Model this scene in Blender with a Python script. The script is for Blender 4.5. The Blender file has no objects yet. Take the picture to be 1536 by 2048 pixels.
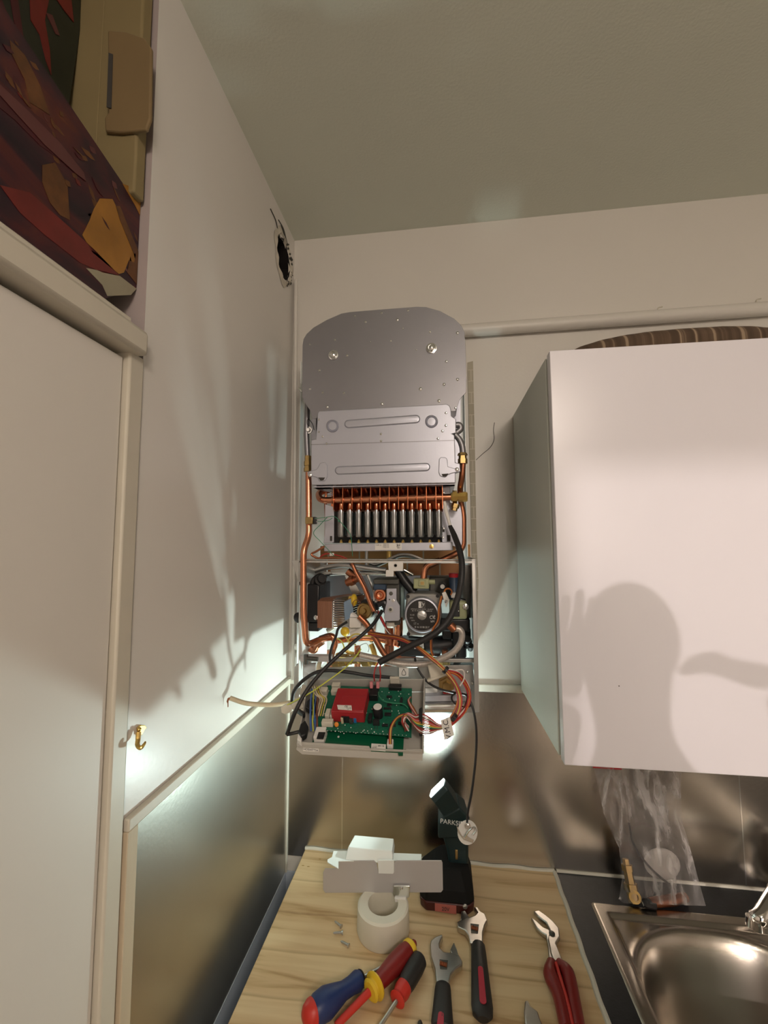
import bpy, bmesh, math, random
from mathutils import Vector, Matrix, noise
random.seed(7)
S = bpy.context.scene
COL = S.collection
V = Vector

# ------------------------------------------------------------------ camera
FPX, YAW, PITCH, ROLL = 847.93, -.1297054, .0813622, -.0031738
CAM = V((0, -1.10, 1.70))
_cy, _sy, _cp, _sp = math.cos(YAW), math.sin(YAW), math.cos(PITCH), math.sin(PITCH)
FW = V((_sy*_cp, _cy*_cp, _sp))
_r = V((_cy, -_sy, 0)); _u = _r.cross(FW)
RT = math.cos(ROLL)*_r + math.sin(ROLL)*_u
UP = -math.sin(ROLL)*_r + math.cos(ROLL)*_u
cd = bpy.data.cameras.new('camera'); cam = bpy.data.objects.new('camera', cd); COL.objects.link(cam)
cam.matrix_world = Matrix(((RT.x, UP.x, -FW.x, CAM.x), (RT.y, UP.y, -FW.y, CAM.y), (RT.z, UP.z, -FW.z, CAM.z), (0, 0, 0, 1)))
cd.sensor_fit = 'VERTICAL'; cd.sensor_height = 32; cd.lens = FPX/2048*32; cd.clip_start = .02
S.camera = cam

def ray(px, py):
    return FW + RT*((px-768)/FPX) - UP*((py-1024)/FPX)
def at(px, py, y):                       # pixel -> point on a plane parallel to the back wall
    d = ray(px, py); return CAM + d*((y-CAM.y)/d.y)
def az(px, py, z):                       # pixel -> point at a height
    d = ray(px, py); return CAM + d*((z-CAM.z)/d.z)
def ax(px, py, x):
    d = ray(px, py); return CAM + d*((x-CAM.x)/d.x)

# ------------------------------------------------------------------ world, light, exposure
S.view_settings.view_transform = 'Standard'; S.view_settings.look = 'None'
S.view_settings.exposure = 0.17; S.view_settings.gamma = 1.0; S.view_settings.use_curve_mapping = False
W = bpy.data.worlds.new('world'); S.world = W; W.use_nodes = True
W.node_tree.nodes['Background'].inputs[0].default_value = (.9, .85, .8, 1)
W.node_tree.nodes['Background'].inputs[1].default_value = .05

def lamp(name, kind, loc, aim, power, color, **kw):
    l = bpy.data.lights.new(name, kind); l.energy = power; l.color = color
    for k, v in kw.items(): setattr(l, k, v)
    o = bpy.data.objects.new(name, l); COL.objects.link(o); o.location = loc
    o.rotation_euler = (V(aim)-V(loc)).to_track_quat('-Z', 'Y').to_euler()
    return o
lamp('ceiling_lamp_light', 'AREA', (.45, -2.1, 2.44), (.1, -.9, 1.3), 18, (1, .855, .73), size=.45, shape='DISK')
lamp('corridor_lamp_light', 'POINT', (.50, -4.9, 2.13), (0, 0, 1), 190, (1, .87, .80), shadow_soft_size=.025)
LENS = V((-.012, -.135, 1.182)); BEAM = V((-.69, .15, .69)).normalized()
lamp('work_light_beam', 'AREA', LENS+BEAM*.004, LENS+BEAM, 2.2, (.80, 1.0, .96), shape='RECTANGLE', size=.034, size_y=.024)

# ------------------------------------------------------------------ materials
def nt(name):
    m = bpy.data.materials.new(name); m.use_nodes = True
    return m, m.node_tree.nodes, m.node_tree.links, m.node_tree.nodes['Principled BSDF']
def pbr(name, col, rough=.5, metal=0, var=.06, vscale=12, bump=0, bscale=60, stretch=(1, 1, 1), trans=0, coat=0, spec=None, ior=None):
    m, N, L, P = nt(name)
    tc = N.new('ShaderNodeTexCoord'); mp = N.new('ShaderNodeMapping'); mp.inputs['Scale'].default_value = stretch
    L.new(tc.outputs['Object'], mp.inputs[0])
    nz = N.new('ShaderNodeTexNoise'); nz.inputs['Scale'].default_value = vscale; nz.inputs['Detail'].default_value = 5
    L.new(mp.outputs[0], nz.inputs['Vector'])
    mx = N.new('ShaderNodeMix'); mx.data_type = 'RGBA'
    mx.inputs[6].default_value = (*[c*(1-var) for c in col], 1); mx.inputs[7].default_value = (*[min(1, c*(1+var)) for c in col], 1)
    L.new(nz.outputs[0], mx.inputs[0]); L.new(mx.outputs[2], P.inputs['Base Color'])
    P.inputs['Roughness'].default_value = rough; P.inputs['Metallic'].default_value = metal
    if trans: P.inputs['Transmission Weight'].default_value = trans
    if coat: P.inputs['Coat Weight'].default_value = coat; P.inputs['Coat Roughness'].default_value = .12
    if spec is not None: P.inputs['Specular IOR Level'].default_value = spec
    if bump:
        n2 = N.new('ShaderNodeTexNoise'); n2.inputs['Scale'].default_value = bscale; n2.inputs['Detail'].default_value = 4
        L.new(mp.outputs[0], n2.inputs['Vector'])
        b = N.new('ShaderNodeBump'); b.inputs['Strength'].default_value = bump; b.inputs['Distance'].default_value = .002
        L.new(n2.outputs[0], b.inputs['Height']); L.new(b.outputs[0], P.inputs['Normal'])
    return m
def emis(name, col, s):
    m, N, L, P = nt(name); P.inputs['Emission Color'].default_value = (*col, 1); P.inputs['Emission Strength'].default_value = s
    P.inputs['Base Color'].default_value = (*col, 1); return m

M = {}
M['wall'] = pbr('wall_paint', (.72, .69, .64), .42, var=.02, vscale=3, bump=.12, bscale=140)
M['wall_gloss'] = pbr('wall_paint_gloss', (.72, .69, .65), .33, var=.02, vscale=3, bump=.06, bscale=120)
M['ceil'] = pbr('ceiling_paint', (.69, .72, .63), .8, var=.02, vscale=3, bump=.25, bscale=200)
M['trim'] = pbr('trim_paint', (.60, .56, .47), .45, var=.05, vscale=20, bump=.2, bscale=30)
M['door'] = pbr('closet_door_paint', (.70, .67, .62), .5, var=.02)
M['niche'] = pbr('shaded_niche_paint', (.40, .34, .33), .7)  # wall tone darkened so the colour carries the shade of the niche
M['tile'] = pbr('bluish_white_paint', (.50, .56, .66), .35)
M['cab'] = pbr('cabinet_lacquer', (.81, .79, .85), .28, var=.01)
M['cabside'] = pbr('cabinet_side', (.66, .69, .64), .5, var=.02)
M['plaster'] = pbr('rough_plaster', (.55, .51, .43), .95, var=.3, vscale=60, bump=.9, bscale=90)
M['soot'] = pbr('soot', (.006, .004, .004), .98, var=.4)
M['darkgap'] = pbr('dark_gap', (.05, .045, .04), .9)
M['steel'] = pbr('brushed_steel_sheet', (.52, .49, .45), .24, 1, var=.10, vscale=5, bump=.05, bscale=160, stretch=(1, 1, 1))
M['steelL'] = pbr('brushed_steel_sheet_left', (.50, .49, .44), .30, 1, var=.12, vscale=5, bump=.06, bscale=160)
M['sink'] = pbr('sink_steel', (.50, .46, .41), .26, 1, var=.04, bump=.04, bscale=300)
M['chrome'] = pbr('chrome', (.78, .76, .74), .08, 1, var=.02)
M['bead'] = pbr('silicone_bead', (.68, .66, .58), .5, bump=.3)
M['black_top'] = pbr('black_worktop', (.022, .024, .028), .42, var=.3, vscale=80, bump=.15, bscale=300)
M['grey_metal'] = pbr('aluminised_sheet', (.29, .285, .305), .42, .75, var=.04, vscale=30, bump=.05, bscale=220)
M['cover'] = pbr('pressed_sheet', (.50, .51, .58), .40, .6, var=.03, vscale=30, bump=.04, bscale=220)
M['galv'] = pbr('galvanised_sheet', (.52, .52, .51), .38, .85, var=.18, vscale=25, bump=.05)
M['dark_metal'] = pbr('dark_metal', (.10, .10, .09), .45, .7, var=.3)
M['bright'] = pbr('bright_steel', (.75, .75, .74), .22, 1, var=.05)
M['burner'] = pbr('burner_steel', (.36, .37, .38), .2, 1, var=.15, vscale=40)
M['copper'] = pbr('copper', (.72, .31, .18), .26, 1, var=.16, vscale=25, bump=.05)
M['copper_dull'] = pbr('copper_dull', (.42, .165, .09), .40, 1, var=.25, vscale=18)
M['fin'] = pbr('copper_fin', (.75, .26, .12), .32, 1, var=.25, vscale=40)
M['brass'] = pbr('brass', (.72, .50, .16), .28, 1, var=.12, vscale=40)
M['brass_old'] = pbr('aged_brass', (.42, .29, .12), .38, 1, var=.3, vscale=60)
M['black'] = pbr('black_plastic', (.012, .012, .014), .38, var=.2)
M['rubber'] = pbr('black_rubber', (.016, .015, .016), .5, var=.2, bump=.2, bscale=200)
M['darkblue'] = pbr('dark_blue_plastic', (.03, .06, .11), .4)
M['brickp'] = pbr('copper_brazed_plates', (.34, .17, .11), .42, .6, var=.3, vscale=60, stretch=(9, 9, .3))
M['pumpgrey'] = pbr('cast_grey', (.30, .29, .27), .5, .6, var=.1)
M['label_black'] = pbr('black_label', (.02, .018, .018), .35)
M['green_plastic'] = pbr('pale_green_plastic', (.38, .40, .22), .4, var=.08)
M['red'] = pbr('red_plastic', (.55, .02, .03), .4)
M['yellow'] = pbr('yellow_plastic', (.75, .50, .03), .4)
M['pcb'] = pbr('circuit_green', (.010, .13, .075), .35, var=.5, vscale=300)
M['pcb2'] = pbr('circuit_dark_green', (.004, .10, .045), .3, var=.1)
M['trans'] = pbr('red_transformer', (.36, .018, .025), .45, var=.06)
M['traym'] = pbr('grey_tray_plastic', (.46, .44, .40), .5, var=.03)
M['white'] = pbr('white_plastic', (.75, .73, .70), .45)
M['cream'] = pbr('cream_plastic', (.62, .58, .49), .5)
M['paper'] = pbr('paper', (.78, .76, .72), .7)
M['ink'] = pbr('ink', (.03, .03, .035), .6)
M['inkw'] = pbr('white_ink', (.75, .75, .73), .6)
M['blue'] = pbr('blue_plastic', (.02, .15, .42), .4)
M['orange'] = pbr('orange_plastic', (.75, .25, .03), .4)
M['hose'] = pbr('braided_hose', (.55, .50, .46), .35, .5, var=.35, vscale=400)
M['w_red'] = pbr('wire_red', (.42, .03, .03), .4); M['w_or'] = pbr('wire_orange', (.55, .17, .03), .4)
M['w_ye'] = pbr('wire_yellow', (.62, .50, .08), .4); M['w_br'] = pbr('wire_brown', (.16, .05, .03), .4)
M['w_gr'] = pbr('wire_green', (.03, .22, .12), .4); M['w_wh'] = pbr('wire_white', (.72, .66, .62), .4)
M['w_pi'] = pbr('wire_pink', (.60, .22, .24), .4); M['w_bl'] = pbr('wire_blue', (.05, .12, .35), .4)
M['w_yg'] = pbr('wire_yellow_green', (.55, .60, .08), .4); M['w_cr'] = pbr('wire_cream', (.62, .52, .36), .45, var=.2)
M['glassy'] = pbr('white_enamel', (.82, .84, .82), .3)
M['plate_grey'] = pbr('grey_painted_metal', (.52, .50, .50), .4, .2, var=.03)
M['rollw'] = pbr('cream_tape', (.74, .70, .60), .5, var=.08, bump=.3, bscale=25)
M['card'] = pbr('cardboard', (.20, .135, .06), .75, var=.1)  # both cardboard tones darkened in colour for the shade inside the niche
M['card2'] = pbr('cardboard_light', (.23, .175, .08), .75, var=.1)
M['s_blue'] = pbr('handle_blue', (.012, .03, .13), .4); M['s_red'] = pbr('handle_red', (.55, .03, .02), .4)
M['s_dred'] = pbr('handle_dark_red', (.21, .012, .011), .35); M['s_black'] = pbr('handle_black', (.02, .018, .018), .5)
M['tool'] = pbr('tool_steel', (.55, .53, .50), .28, 1, var=.15, vscale=60)
M['teal'] = pbr('dark_teal_plastic', (.007, .024, .027), .5)
M['cloth'] = pbr('dark_clothing', (.05, .055, .07), .9, bump=.4)
M['skin'] = pbr('skin', (.50, .32, .24), .55)
M['hair'] = pbr('hair', (.04, .025, .02), .8)
M['lens'] = emis('lit_lens', (.85, 1, .98), 12)
M['lampglass'] = emis('lamp_glass', (1, .85, .7), 4)

def mat_wood():
    m, N, L, P = nt('pine_laminate')
    tc = N.new('ShaderNodeTexCoord')
    mp = N.new('ShaderNodeMapping'); mp.inputs['Scale'].default_value = (2.2, 26, 2.2); L.new(tc.outputs['Object'], mp.inputs[0])
    nz = N.new('ShaderNodeTexNoise'); nz.inputs['Scale'].default_value = 1.6; nz.inputs['Detail'].default_value = 8; nz.inputs['Distortion'].default_value = .6
    L.new(mp.outputs[0], nz.inputs['Vector'])
    r = N.new('ShaderNodeValToRGB'); e = r.color_ramp.elements
    e[0].position = .30; e[0].color = (.44, .27, .12, 1); e[1].position = .62; e[1].color = (.74, .56, .33, 1)
    c = e.new(.42); c.color = (.65, .46, .25, 1)
    L.new(nz.outputs[0], r.inputs[0])
    # board joints across y
    sx = N.new('ShaderNodeSeparateXYZ'); L.new(tc.outputs['Object'], sx.inputs[0])
    n2 = N.new('ShaderNodeTexNoise'); n2.inputs['Scale'].default_value = 3; L.new(tc.outputs['Object'], n2.inputs['Vector'])
    a = N.new('ShaderNodeMath'); a.operation = 'MULTIPLY_ADD'; a.inputs[1].default_value = .03; L.new(n2.outputs[0], a.inputs[0]); L.new(sx.outputs[1], a.inputs[2])
    b = N.new('ShaderNodeMath'); b.operation = 'MULTIPLY'; b.inputs[1].default_value = 1/.085; L.new(a.outputs[0], b.inputs[0])
    f = N.new('ShaderNodeMath'); f.operation = 'FRACT'; L.new(b.outputs[0], f.inputs[0])
    r2 = N.new('ShaderNodeValToRGB'); q = r2.color_ramp.elements
    q[0].position = 0; q[0].color = (.62, .55, .48, 1); q[1].position = .07; q[1].color = (1, 1, 1, 1)
    z = q.new(.97); z.color = (1, 1, 1, 1); z2 = q.new(1); z2.color = (.7, .62, .55, 1)
    L.new(f.outputs[0], r2.inputs[0])
    mx = N.new('ShaderNodeMix'); mx.data_type = 'RGBA'; mx.blend_type = 'MULTIPLY'; mx.inputs[0].default_value = .75
    L.new(r.outputs[0], mx.inputs[6]); L.new(r2.outputs[0], mx.inputs[7]); L.new(mx.outputs[2], P.inputs['Base Color'])
    P.inputs['Roughness'].default_value = .42
    return m
M['wood'] = mat_wood()

def mat_brick(name, c1, c2, mortar, scale, msize, vec='XZ', bw=.5, rh=.25):
    m, N, L, P = nt(name)
    tc = N.new('ShaderNodeTexCoord'); s = N.new('ShaderNodeSeparateXYZ'); c = N.new('ShaderNodeCombineXYZ')
    L.new(tc.outputs['Object'], s.inputs[0]); L.new(s.outputs[0], c.inputs[0]); L.new(s.outputs[2], c.inputs[1])
    b = N.new('ShaderNodeTexBrick'); b.inputs['Scale'].default_value = scale; b.inputs['Mortar Size'].default_value = msize
    b.inputs['Color1'].default_value = (*c1, 1); b.inputs['Color2'].default_value = (*c2, 1); b.inputs['Mortar'].default_value = (*mortar, 1)
    b.inputs['Brick Width'].default_value = bw; b.inputs['Row Height'].default_value = rh
    L.new(c.outputs[0], b.inputs['Vector']); L.new(b.outputs[0], P.inputs['Base Color']); P.inputs['Roughness'].default_value = .7
    return m
M['brick'] = mat_brick('bare_brick', (.42, .17, .07), (.50, .27, .10), (.45, .40, .30), 6, .012)
M['mosaic'] = mat_brick('old_mosaic', (.40, .36, .28), (.46, .42, .33), (.58, .54, .45), 20, .02, bw=.35, rh=.6)

def mat_stripe():
    m, N, L, P = nt('striped_brown_fabric')
    tc = N.new('ShaderNodeTexCoord'); s = N.new('ShaderNodeSeparateXYZ'); L.new(tc.outputs['Object'], s.inputs[0])
    w = N.new('ShaderNodeTexNoise'); w.noise_dimensions = '1D'; w.inputs['Scale'].default_value = 75; w.inputs['Detail'].default_value = 2
    L.new(s.outputs[0], w.inputs['W'])
    r = N.new('ShaderNodeValToRGB'); e = r.color_ramp.elements
    e[0].position = .35; e[0].color = (.085, .055, .035, 1); e[1].position = .70; e[1].color = (.34, .25, .17, 1)
    c = e.new(.60); c.color = (.13, .085, .055, 1)
    L.new(w.outputs[0], r.inputs[0]); L.new(r.outputs[0], P.inputs['Base Color']); P.inputs['Roughness'].default_value = .95
    return m
M['stripe'] = mat_stripe()

def mat_art():
    m, N, L, P = nt('dark_red_artwork')
    tc = N.new('ShaderNodeTexCoord'); mp = N.new('ShaderNodeMapping')
    mp.inputs['Rotation'].default_value = (.35, 0, 0); mp.inputs['Scale'].default_value = (1, 7, 22); L.new(tc.outputs['Object'], mp.inputs[0])
    nz = N.new('ShaderNodeTexNoise'); nz.inputs['Scale'].default_value = .9; nz.inputs['Detail'].default_value = 6; nz.inputs['Distortion'].default_value = 1.2
    L.new(mp.outputs[0], nz.inputs['Vector'])
    r = N.new('ShaderNodeValToRGB'); e = r.color_ramp.elements
    e[0].position = .32; e[0].color = (.012, .004, .010, 1); e[1].position = .78; e[1].color = (.26, .10, .02, 1)
    for p, c in ((.46, (.028, .006, .013)), (.56, (.060, .009, .013)), (.64, (.085, .016, .010))):
        k = e.new(p); k.color = (*c, 1)
    L.new(nz.outputs[0], r.inputs[0]); L.new(r.outputs[0], P.inputs['Base Color']); P.inputs['Roughness'].default_value = .35
    return m
M['art'] = mat_art()  # dark palette, lowered further in colour for the shade of the niche
M['a_gold'] = pbr('art_gold', (.30, .135, .02), .4, var=.45, vscale=25)
M['a_gold2'] = pbr('art_dark_gold', (.11, .042, .012), .4, var=.8, vscale=60)
M['a_red'] = pbr('art_red', (.13, .014, .012), .4, var=.5, vscale=30)
M['a_dred'] = pbr('art_wine', (.055, .007, .011), .4, var=.4, vscale=20)
M['a_green'] = pbr('art_dark_green', (.016, .020, .012), .45, var=.4, vscale=20)
M['a_cream'] = pbr('art_cream', (.30, .27, .19), .4, var=.25, vscale=20)
M['a_pink'] = pbr('art_pink', (.10, .030, .030), .4, var=.3)

def mat_film():
    m, N, L, P = nt('clear_plastic_film')
    out = N['Material Output']
    tr = N.new('ShaderNodeBsdfTransparent'); tr.inputs[0].default_value = (.93, .92, .92, 1)
    P.inputs['Base Color'].default_value = (.75, .72, .72, 1); P.inputs['Roughness'].default_value = .16; P.inputs['Specular IOR Level'].default_value = 1
    tc = N.new('ShaderNodeTexCoord'); nz = N.new('ShaderNodeTexNoise'); nz.inputs['Scale'].default_value = 16; nz.inputs['Detail'].default_value = 6; nz.inputs['Distortion'].default_value = 1.5
    mp = N.new('ShaderNodeMapping'); mp.inputs['Scale'].default_value = (1.6, 1, .5); L.new(tc.outputs['Object'], mp.inputs[0]); L.new(mp.outputs[0], nz.inputs['Vector'])
    r = N.new('ShaderNodeValToRGB'); e = r.color_ramp.elements; e[0].position = .50; e[0].color = (.10,)*3+(1,); e[1].position = .64; e[1].color = (.50,)*3+(1,)
    L.new(nz.outputs[0], r.inputs[0])
    mx = N.new('ShaderNodeMixShader'); L.new(r.outputs[0], mx.inputs[0]); L.new(tr.outputs[0], mx.inputs[1]); L.new(P.outputs[0], mx.inputs[2])
    b = N.new('ShaderNodeBump'); b.inputs['Strength'].default_value = .8; b.inputs['Distance'].default_value = .01; L.new(nz.outputs[0], b.inputs['Height']); L.new(b.outputs[0], P.inputs['Normal'])
    L.new(mx.outputs[0], out.inputs[0]); return m
M['film'] = mat_film()

# ------------------------------------------------------------------ builders
def tag(o, label=None, cat=None, group=None, kind=None):
    if label: o['label'] = label
    if cat: o['category'] = cat
    if group: o['group'] = group
    if kind: o['kind'] = kind
    return o
def thing(name, label, cat, loc=(0, 0, 0), group=None):
    o = bpy.data.objects.new(name, None); COL.objects.link(o); o.location = loc; o.empty_display_size = .05
    return tag(o, label, cat, group)

class MB:
    def __init__(s): s.v = []; s.f = []; s.mi = []; s.m = 0
    def _a(s, vs, fs):
        k = len(s.v); s.v += [V(p) for p in vs]
        for f in fs: s.f.append([k+i for i in f]); s.mi.append(s.m)
        return s
    def box(s, a, b):
        x0, y0, z0 = a; x1, y1, z1 = b
        return s._a([(x0,y0,z0),(x1,y0,z0),(x1,y1,z0),(x0,y1,z0),(x0,y0,z1),(x1,y0,z1),(x1,y1,z1),(x0,y1,z1)],
                    [(0,3,2,1),(4,5,6,7),(0,1,5,4),(1,2,6,5),(2,3,7,6),(3,0,4,7)])
    def prism(s, pts, vec):                 # polygon extruded along vec
        n = len(pts); vec = V(vec); pts = [V(p) for p in pts]
        return s._a(pts+[p+vec for p in pts], [tuple(range(n)), tuple(range(2*n-1, n-1, -1))]+[(i, i+n, (i+1) % n+n, (i+1) % n) for i in range(n)])
    def frust(s, p1, p2):                   # two rings of the same count
        n = len(p1)
        return s._a(list(p1)+list(p2), [tuple(range(n)), tuple(range(2*n-1, n-1, -1))]+[(i, i+n, (i+1) % n+n, (i+1) % n) for i in range(n)])
    def quad(s, *p): return s._a(p, [tuple(range(len(p)))])
    def tube(s, pts, r, n=10, smooth=True, sub=6, cap=True):
        P = [V(p) for p in pts]
        R_ = list(r) if isinstance(r, (list, tuple)) else [r]*len(P)
        if smooth and len(P) > 2:
            Q = []; RR = []
            for i in range(len(P)-1):
                p0 = P[i-1] if i else P[0]*2-P[1]; p1 = P[i]; p2 = P[i+1]; p3 = P[i+2] if i+2 < len(P) else P[i+1]*2-P[i]
                for j in range(sub):
                    t = j/sub
                    Q.append(.5*((2*p1)+(p2-p0)*t+(2*p0-5*p1+4*p2-p3)*t*t+(3*p1-p0-3*p2+p3)*t**3)); RR.append(R_[i]*(1-t)+R_[i+1]*t)
            Q.append(P[-1]); RR.append(R_[-1]); P, R_ = Q, RR
        k = len(P); t0 = (P[1]-P[0]).normalized()
        u = t0.cross(V((0, 0, 1)) if abs(t0.z) < .9 else V((1, 0, 0))).normalized()
        vs = []
        for i in range(k):
            t = (P[min(i+1, k-1)]-P[max(i-1, 0)])
            t = t.normalized() if t.length > 1e-9 else t0
            u = (u-t*u.dot(t)).normalized(); w = t.cross(u)
            for j in range(n):
                a = 2*math.pi*j/n; vs.append(P[i]+(u*math.cos(a)+w*math.sin(a))*R_[i])
        fs = [(i*n+j, i*n+(j+1) % n, (i+1)*n+(j+1) % n, (i+1)*n+j) for i in range(k-1) for j in range(n)]
        if cap: fs += [tuple(range(n-1, -1, -1)), tuple(range((k-1)*n, k*n))]
        return s._a(vs, fs)
    def bend(s, pts, r, n=12, rad=.02):     # polyline with rounded corners
        P = [V(p) for p in pts]; Q = [P[0]]
        for i in range(1, len(P)-1):
            a = (P[i-1]-P[i]); b = (P[i+1]-P[i]); q = min(rad, a.length*.45, b.length*.45)
            A = P[i]+a.normalized()*q; B = P[i]+b.normalized()*q
            for j in range(7):
                t = j/6; Q.append(A*(1-t)**2+P[i]*2*t*(1-t)+B*t*t)
        Q.append(P[-1]); return s.tube(Q, r, n, smooth=False)
    def lathe(s, p, axis, prof, n=24, flat=(1, 1), up=None, cap=True):
        p = V(p); t = V(axis).normalized()
        u = V(up) if up else (V((0, 0, 1)) if abs(t.z) < .9 else V((1, 0, 0)))
        u = (u-t*u.dot(t)).normalized(); w = t.cross(u)
        vs = []
        for h, r in prof:
            for j in range(n):
                a = 2*math.pi*j/n; vs.append(p+t*h+u*(math.cos(a)*r*flat[0])+w*(math.sin(a)*r*flat[1]))
        k = len(prof)
        fs = [(i*n+j, i*n+(j+1) % n, (i+1)*n+(j+1) % n, (i+1)*n+j) for i in range(k-1) for j in range(n)]
        if cap and prof[0][1] > 1e-6: fs.append(tuple(range(n-1, -1, -1)))
        if cap and prof[-1][1] > 1e-6: fs.append(tuple(range((k-1)*n, k*n)))
        return s._a(vs, fs)
    def sph(s, c, r, sc=(1, 1, 1), n=16, m=10):
        c = V(c); vs = []
        for i in range(m+1):
            th = math.pi*i/m
            for j in range(n):
                a = 2*math.pi*j/n; vs.append(c+V((math.sin(th)*math.cos(a)*sc[0], math.sin(th)*math.sin(a)*sc[1], math.cos(th)*sc[2]))*r)
        return s._a(vs, [(i*n+j, (i+1)*n+j, (i+1)*n+(j+1) % n, i*n+(j+1) % n) for i in range(m) for j in range(n)])
    def build(s, name, mat, parent=None, smooth=35, bevel=0, seg=2, dist=True):
        me = bpy.data.meshes.new(name); me.from_pydata(s.v, [], s.f)
        mats = mat if isinstance(mat, (list, tuple)) else [mat]
        for q in mats: me.materials.append(q)
        for i, pl in enumerate(me.polygons): pl.material_index = s.mi[i]
        bm = bmesh.new(); bm.from_mesh(me)
        if dist: bmesh.ops.remove_doubles(bm, verts=bm.verts, dist=1e-6)
        bmesh.ops.recalc_face_normals(bm, faces=bm.faces); bm.to_mesh(me); bm.free()
        if smooth: me.shade_smooth(); me.set_sharp_from_angle(angle=math.radians(smooth))
        o = bpy.data.objects.new(name, me); COL.objects.link(o)
        if parent is not None: attach(o, parent)
        if bevel:
            b = o.modifiers.new('bevel', 'BEVEL'); b.width = bevel; b.segments = seg; b.limit_method = 'ANGLE'; b.angle_limit = math.radians(40); b.harden_normals = False
        return o
def attach(o, parent):
    o.parent = parent
    if parent.type == 'EMPTY': o.matrix_parent_inverse = Matrix.Translation(-parent.location)
def mb(): return MB()
def text(body, size, o, xd, yd, mat, parent, name='lettering', ext=.0002, align='CENTER'):
    cu = bpy.data.curves.new('t', 'FONT'); cu.body = body; cu.size = size; cu.extrude = ext; cu.align_x = align; cu.align_y = 'CENTER'
    t = bpy.data.objects.new('t', cu); COL.objects.link(t)
    xd = V(xd).normalized(); zd = xd.cross(V(yd)).normalized(); yd = zd.cross(xd)
    dg = bpy.context.evaluated_depsgraph_get(); me = bpy.data.meshes.new_from_object(t.evaluated_get(dg))
    me.transform(Matrix(((xd.x, yd.x, zd.x, o[0]), (xd.y, yd.y, zd.y, o[1]), (xd.z, yd.z, zd.z, o[2]), (0, 0, 0, 1))))
    bpy.data.objects.remove(t); bpy.data.curves.remove(cu)
    me.materials.clear(); me.materials.append(mat)
    ob = bpy.data.objects.new(name, me); COL.objects.link(ob)
    if parent is not None: attach(ob, parent)
    return ob
def P3(lst, y=None): return [at(*p) if len(p) == 3 else at(p[0], p[1], y) for p in lst]
def ring2(cx, cy, rx, ry, n, y): return [at(cx+rx*math.cos(2*math.pi*i/n), cy+ry*math.sin(2*math.pi*i/n), y) for i in range(n)]
def capsule(x0, x1, yc0, yc1, r, y, n=8):
    out = []
    for i in range(n+1):
        a = -math.pi/2+math.pi*i/n; out.append(at(x1+r*math.cos(a), yc1+r*math.sin(a), y))
    for i in range(n+1):
        a = math.pi/2+math.pi*i/n; out.append(at(x0+r*math.cos(a), yc0+r*math.sin(a), y))
    return out

# ------------------------------------------------------------------ room shell
XL, ZC, ZK, ZS = -.398, 2.57, .944, 1.345
XR, YF = 1.9, -3.0
def struct(o): o['kind'] = 'structure'; return o
struct(mb().box((-1.1, 0, 0), (XR+.1, .12, ZC)).build('wall_back', M['wall'], smooth=0))
struct(mb().box((XR, -5.4, 0), (XR+.1, 0, ZC)).build('wall_right', M['wall'], smooth=0))
struct(mb().box((-1.1, -5.5, ZC), (XR+.1, .12, ZC+.1)).build('ceiling', M['ceil'], smooth=0))
struct(mb().box((-1.1, -5.5, -.1), (XR+.1, .12, 0)).build('floor', pbr('floor_tiles', (.35, .30, .25), .5), smooth=0))
# wall between kitchen and corridor, with its doorway and lintel
DZ = 2.012
w = mb(); w.box((-1.0, YF-.1, 0), (.38, YF, ZC)); w.box((1.35, YF-.1, 0), (XR, YF, ZC)); w.box((.38, YF-.1, DZ), (1.35, YF, ZC))
struct(w.build('wall_front', M['wall'], smooth=0))
struct(mb().box((-1.1, -5.5, 0), (XR, -5.4, ZC)).build('wall_corridor', M['wall'], smooth=0))
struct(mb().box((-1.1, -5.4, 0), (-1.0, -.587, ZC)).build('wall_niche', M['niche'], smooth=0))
# left wall with the round flue hole
hc = V((XL, -.082, 2.458)); hr = .052; hs = .075
w = mb(); NH = 48; inner = []; outer = []
for i in range(NH):
    a = 2*math.pi*i/NH; ca, sa = math.cos(a), math.sin(a); k = hs/max(abs(ca), abs(sa))
    rr = hr*(1+.05*math.sin(5*a+1)+.03*math.sin(11*a))
    inner.append(V((XL, hc.y+ca*rr*.92, hc.z+sa*rr))); outer.append(V((XL, hc.y+ca*k, hc.z+sa*k)))
for i in range(NH):
    j = (i+1) % NH; w.quad(inner[i], inner[j], outer[j], outer[i])
y0, y1 = hc.y-hs, hc.y+hs; z0, z1 = hc.z-hs, hc.z+hs
w.quad((XL, -.587, 0), (XL, y0, 0), (XL, y0, ZC), (XL, -.587, ZC)); w.quad((XL, y1, 0), (XL, 0, 0), (XL, 0, ZC), (XL, y1, ZC))
w.quad((XL, y0, 0), (XL, y1, 0), (XL, y1, z0), (XL, y0, z0)); w.quad((XL, y0, z1), (XL, y1, z1), (XL, y1, ZC), (XL, y0, ZC))
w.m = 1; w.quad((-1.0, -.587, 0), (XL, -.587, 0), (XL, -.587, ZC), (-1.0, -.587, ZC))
w.m = 2
deep = [p+V((-.22, 0, 0)) for p in inner]
for i in range(NH):
    j = (i+1) % NH; w.quad(inner[i], deep[i], deep[j], inner[j])
w._a(deep, [tuple(range(NH))])
struct(w.build('wall_left', [M['wall_gloss'], M['niche'], M['soot']], smooth=0))
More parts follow.
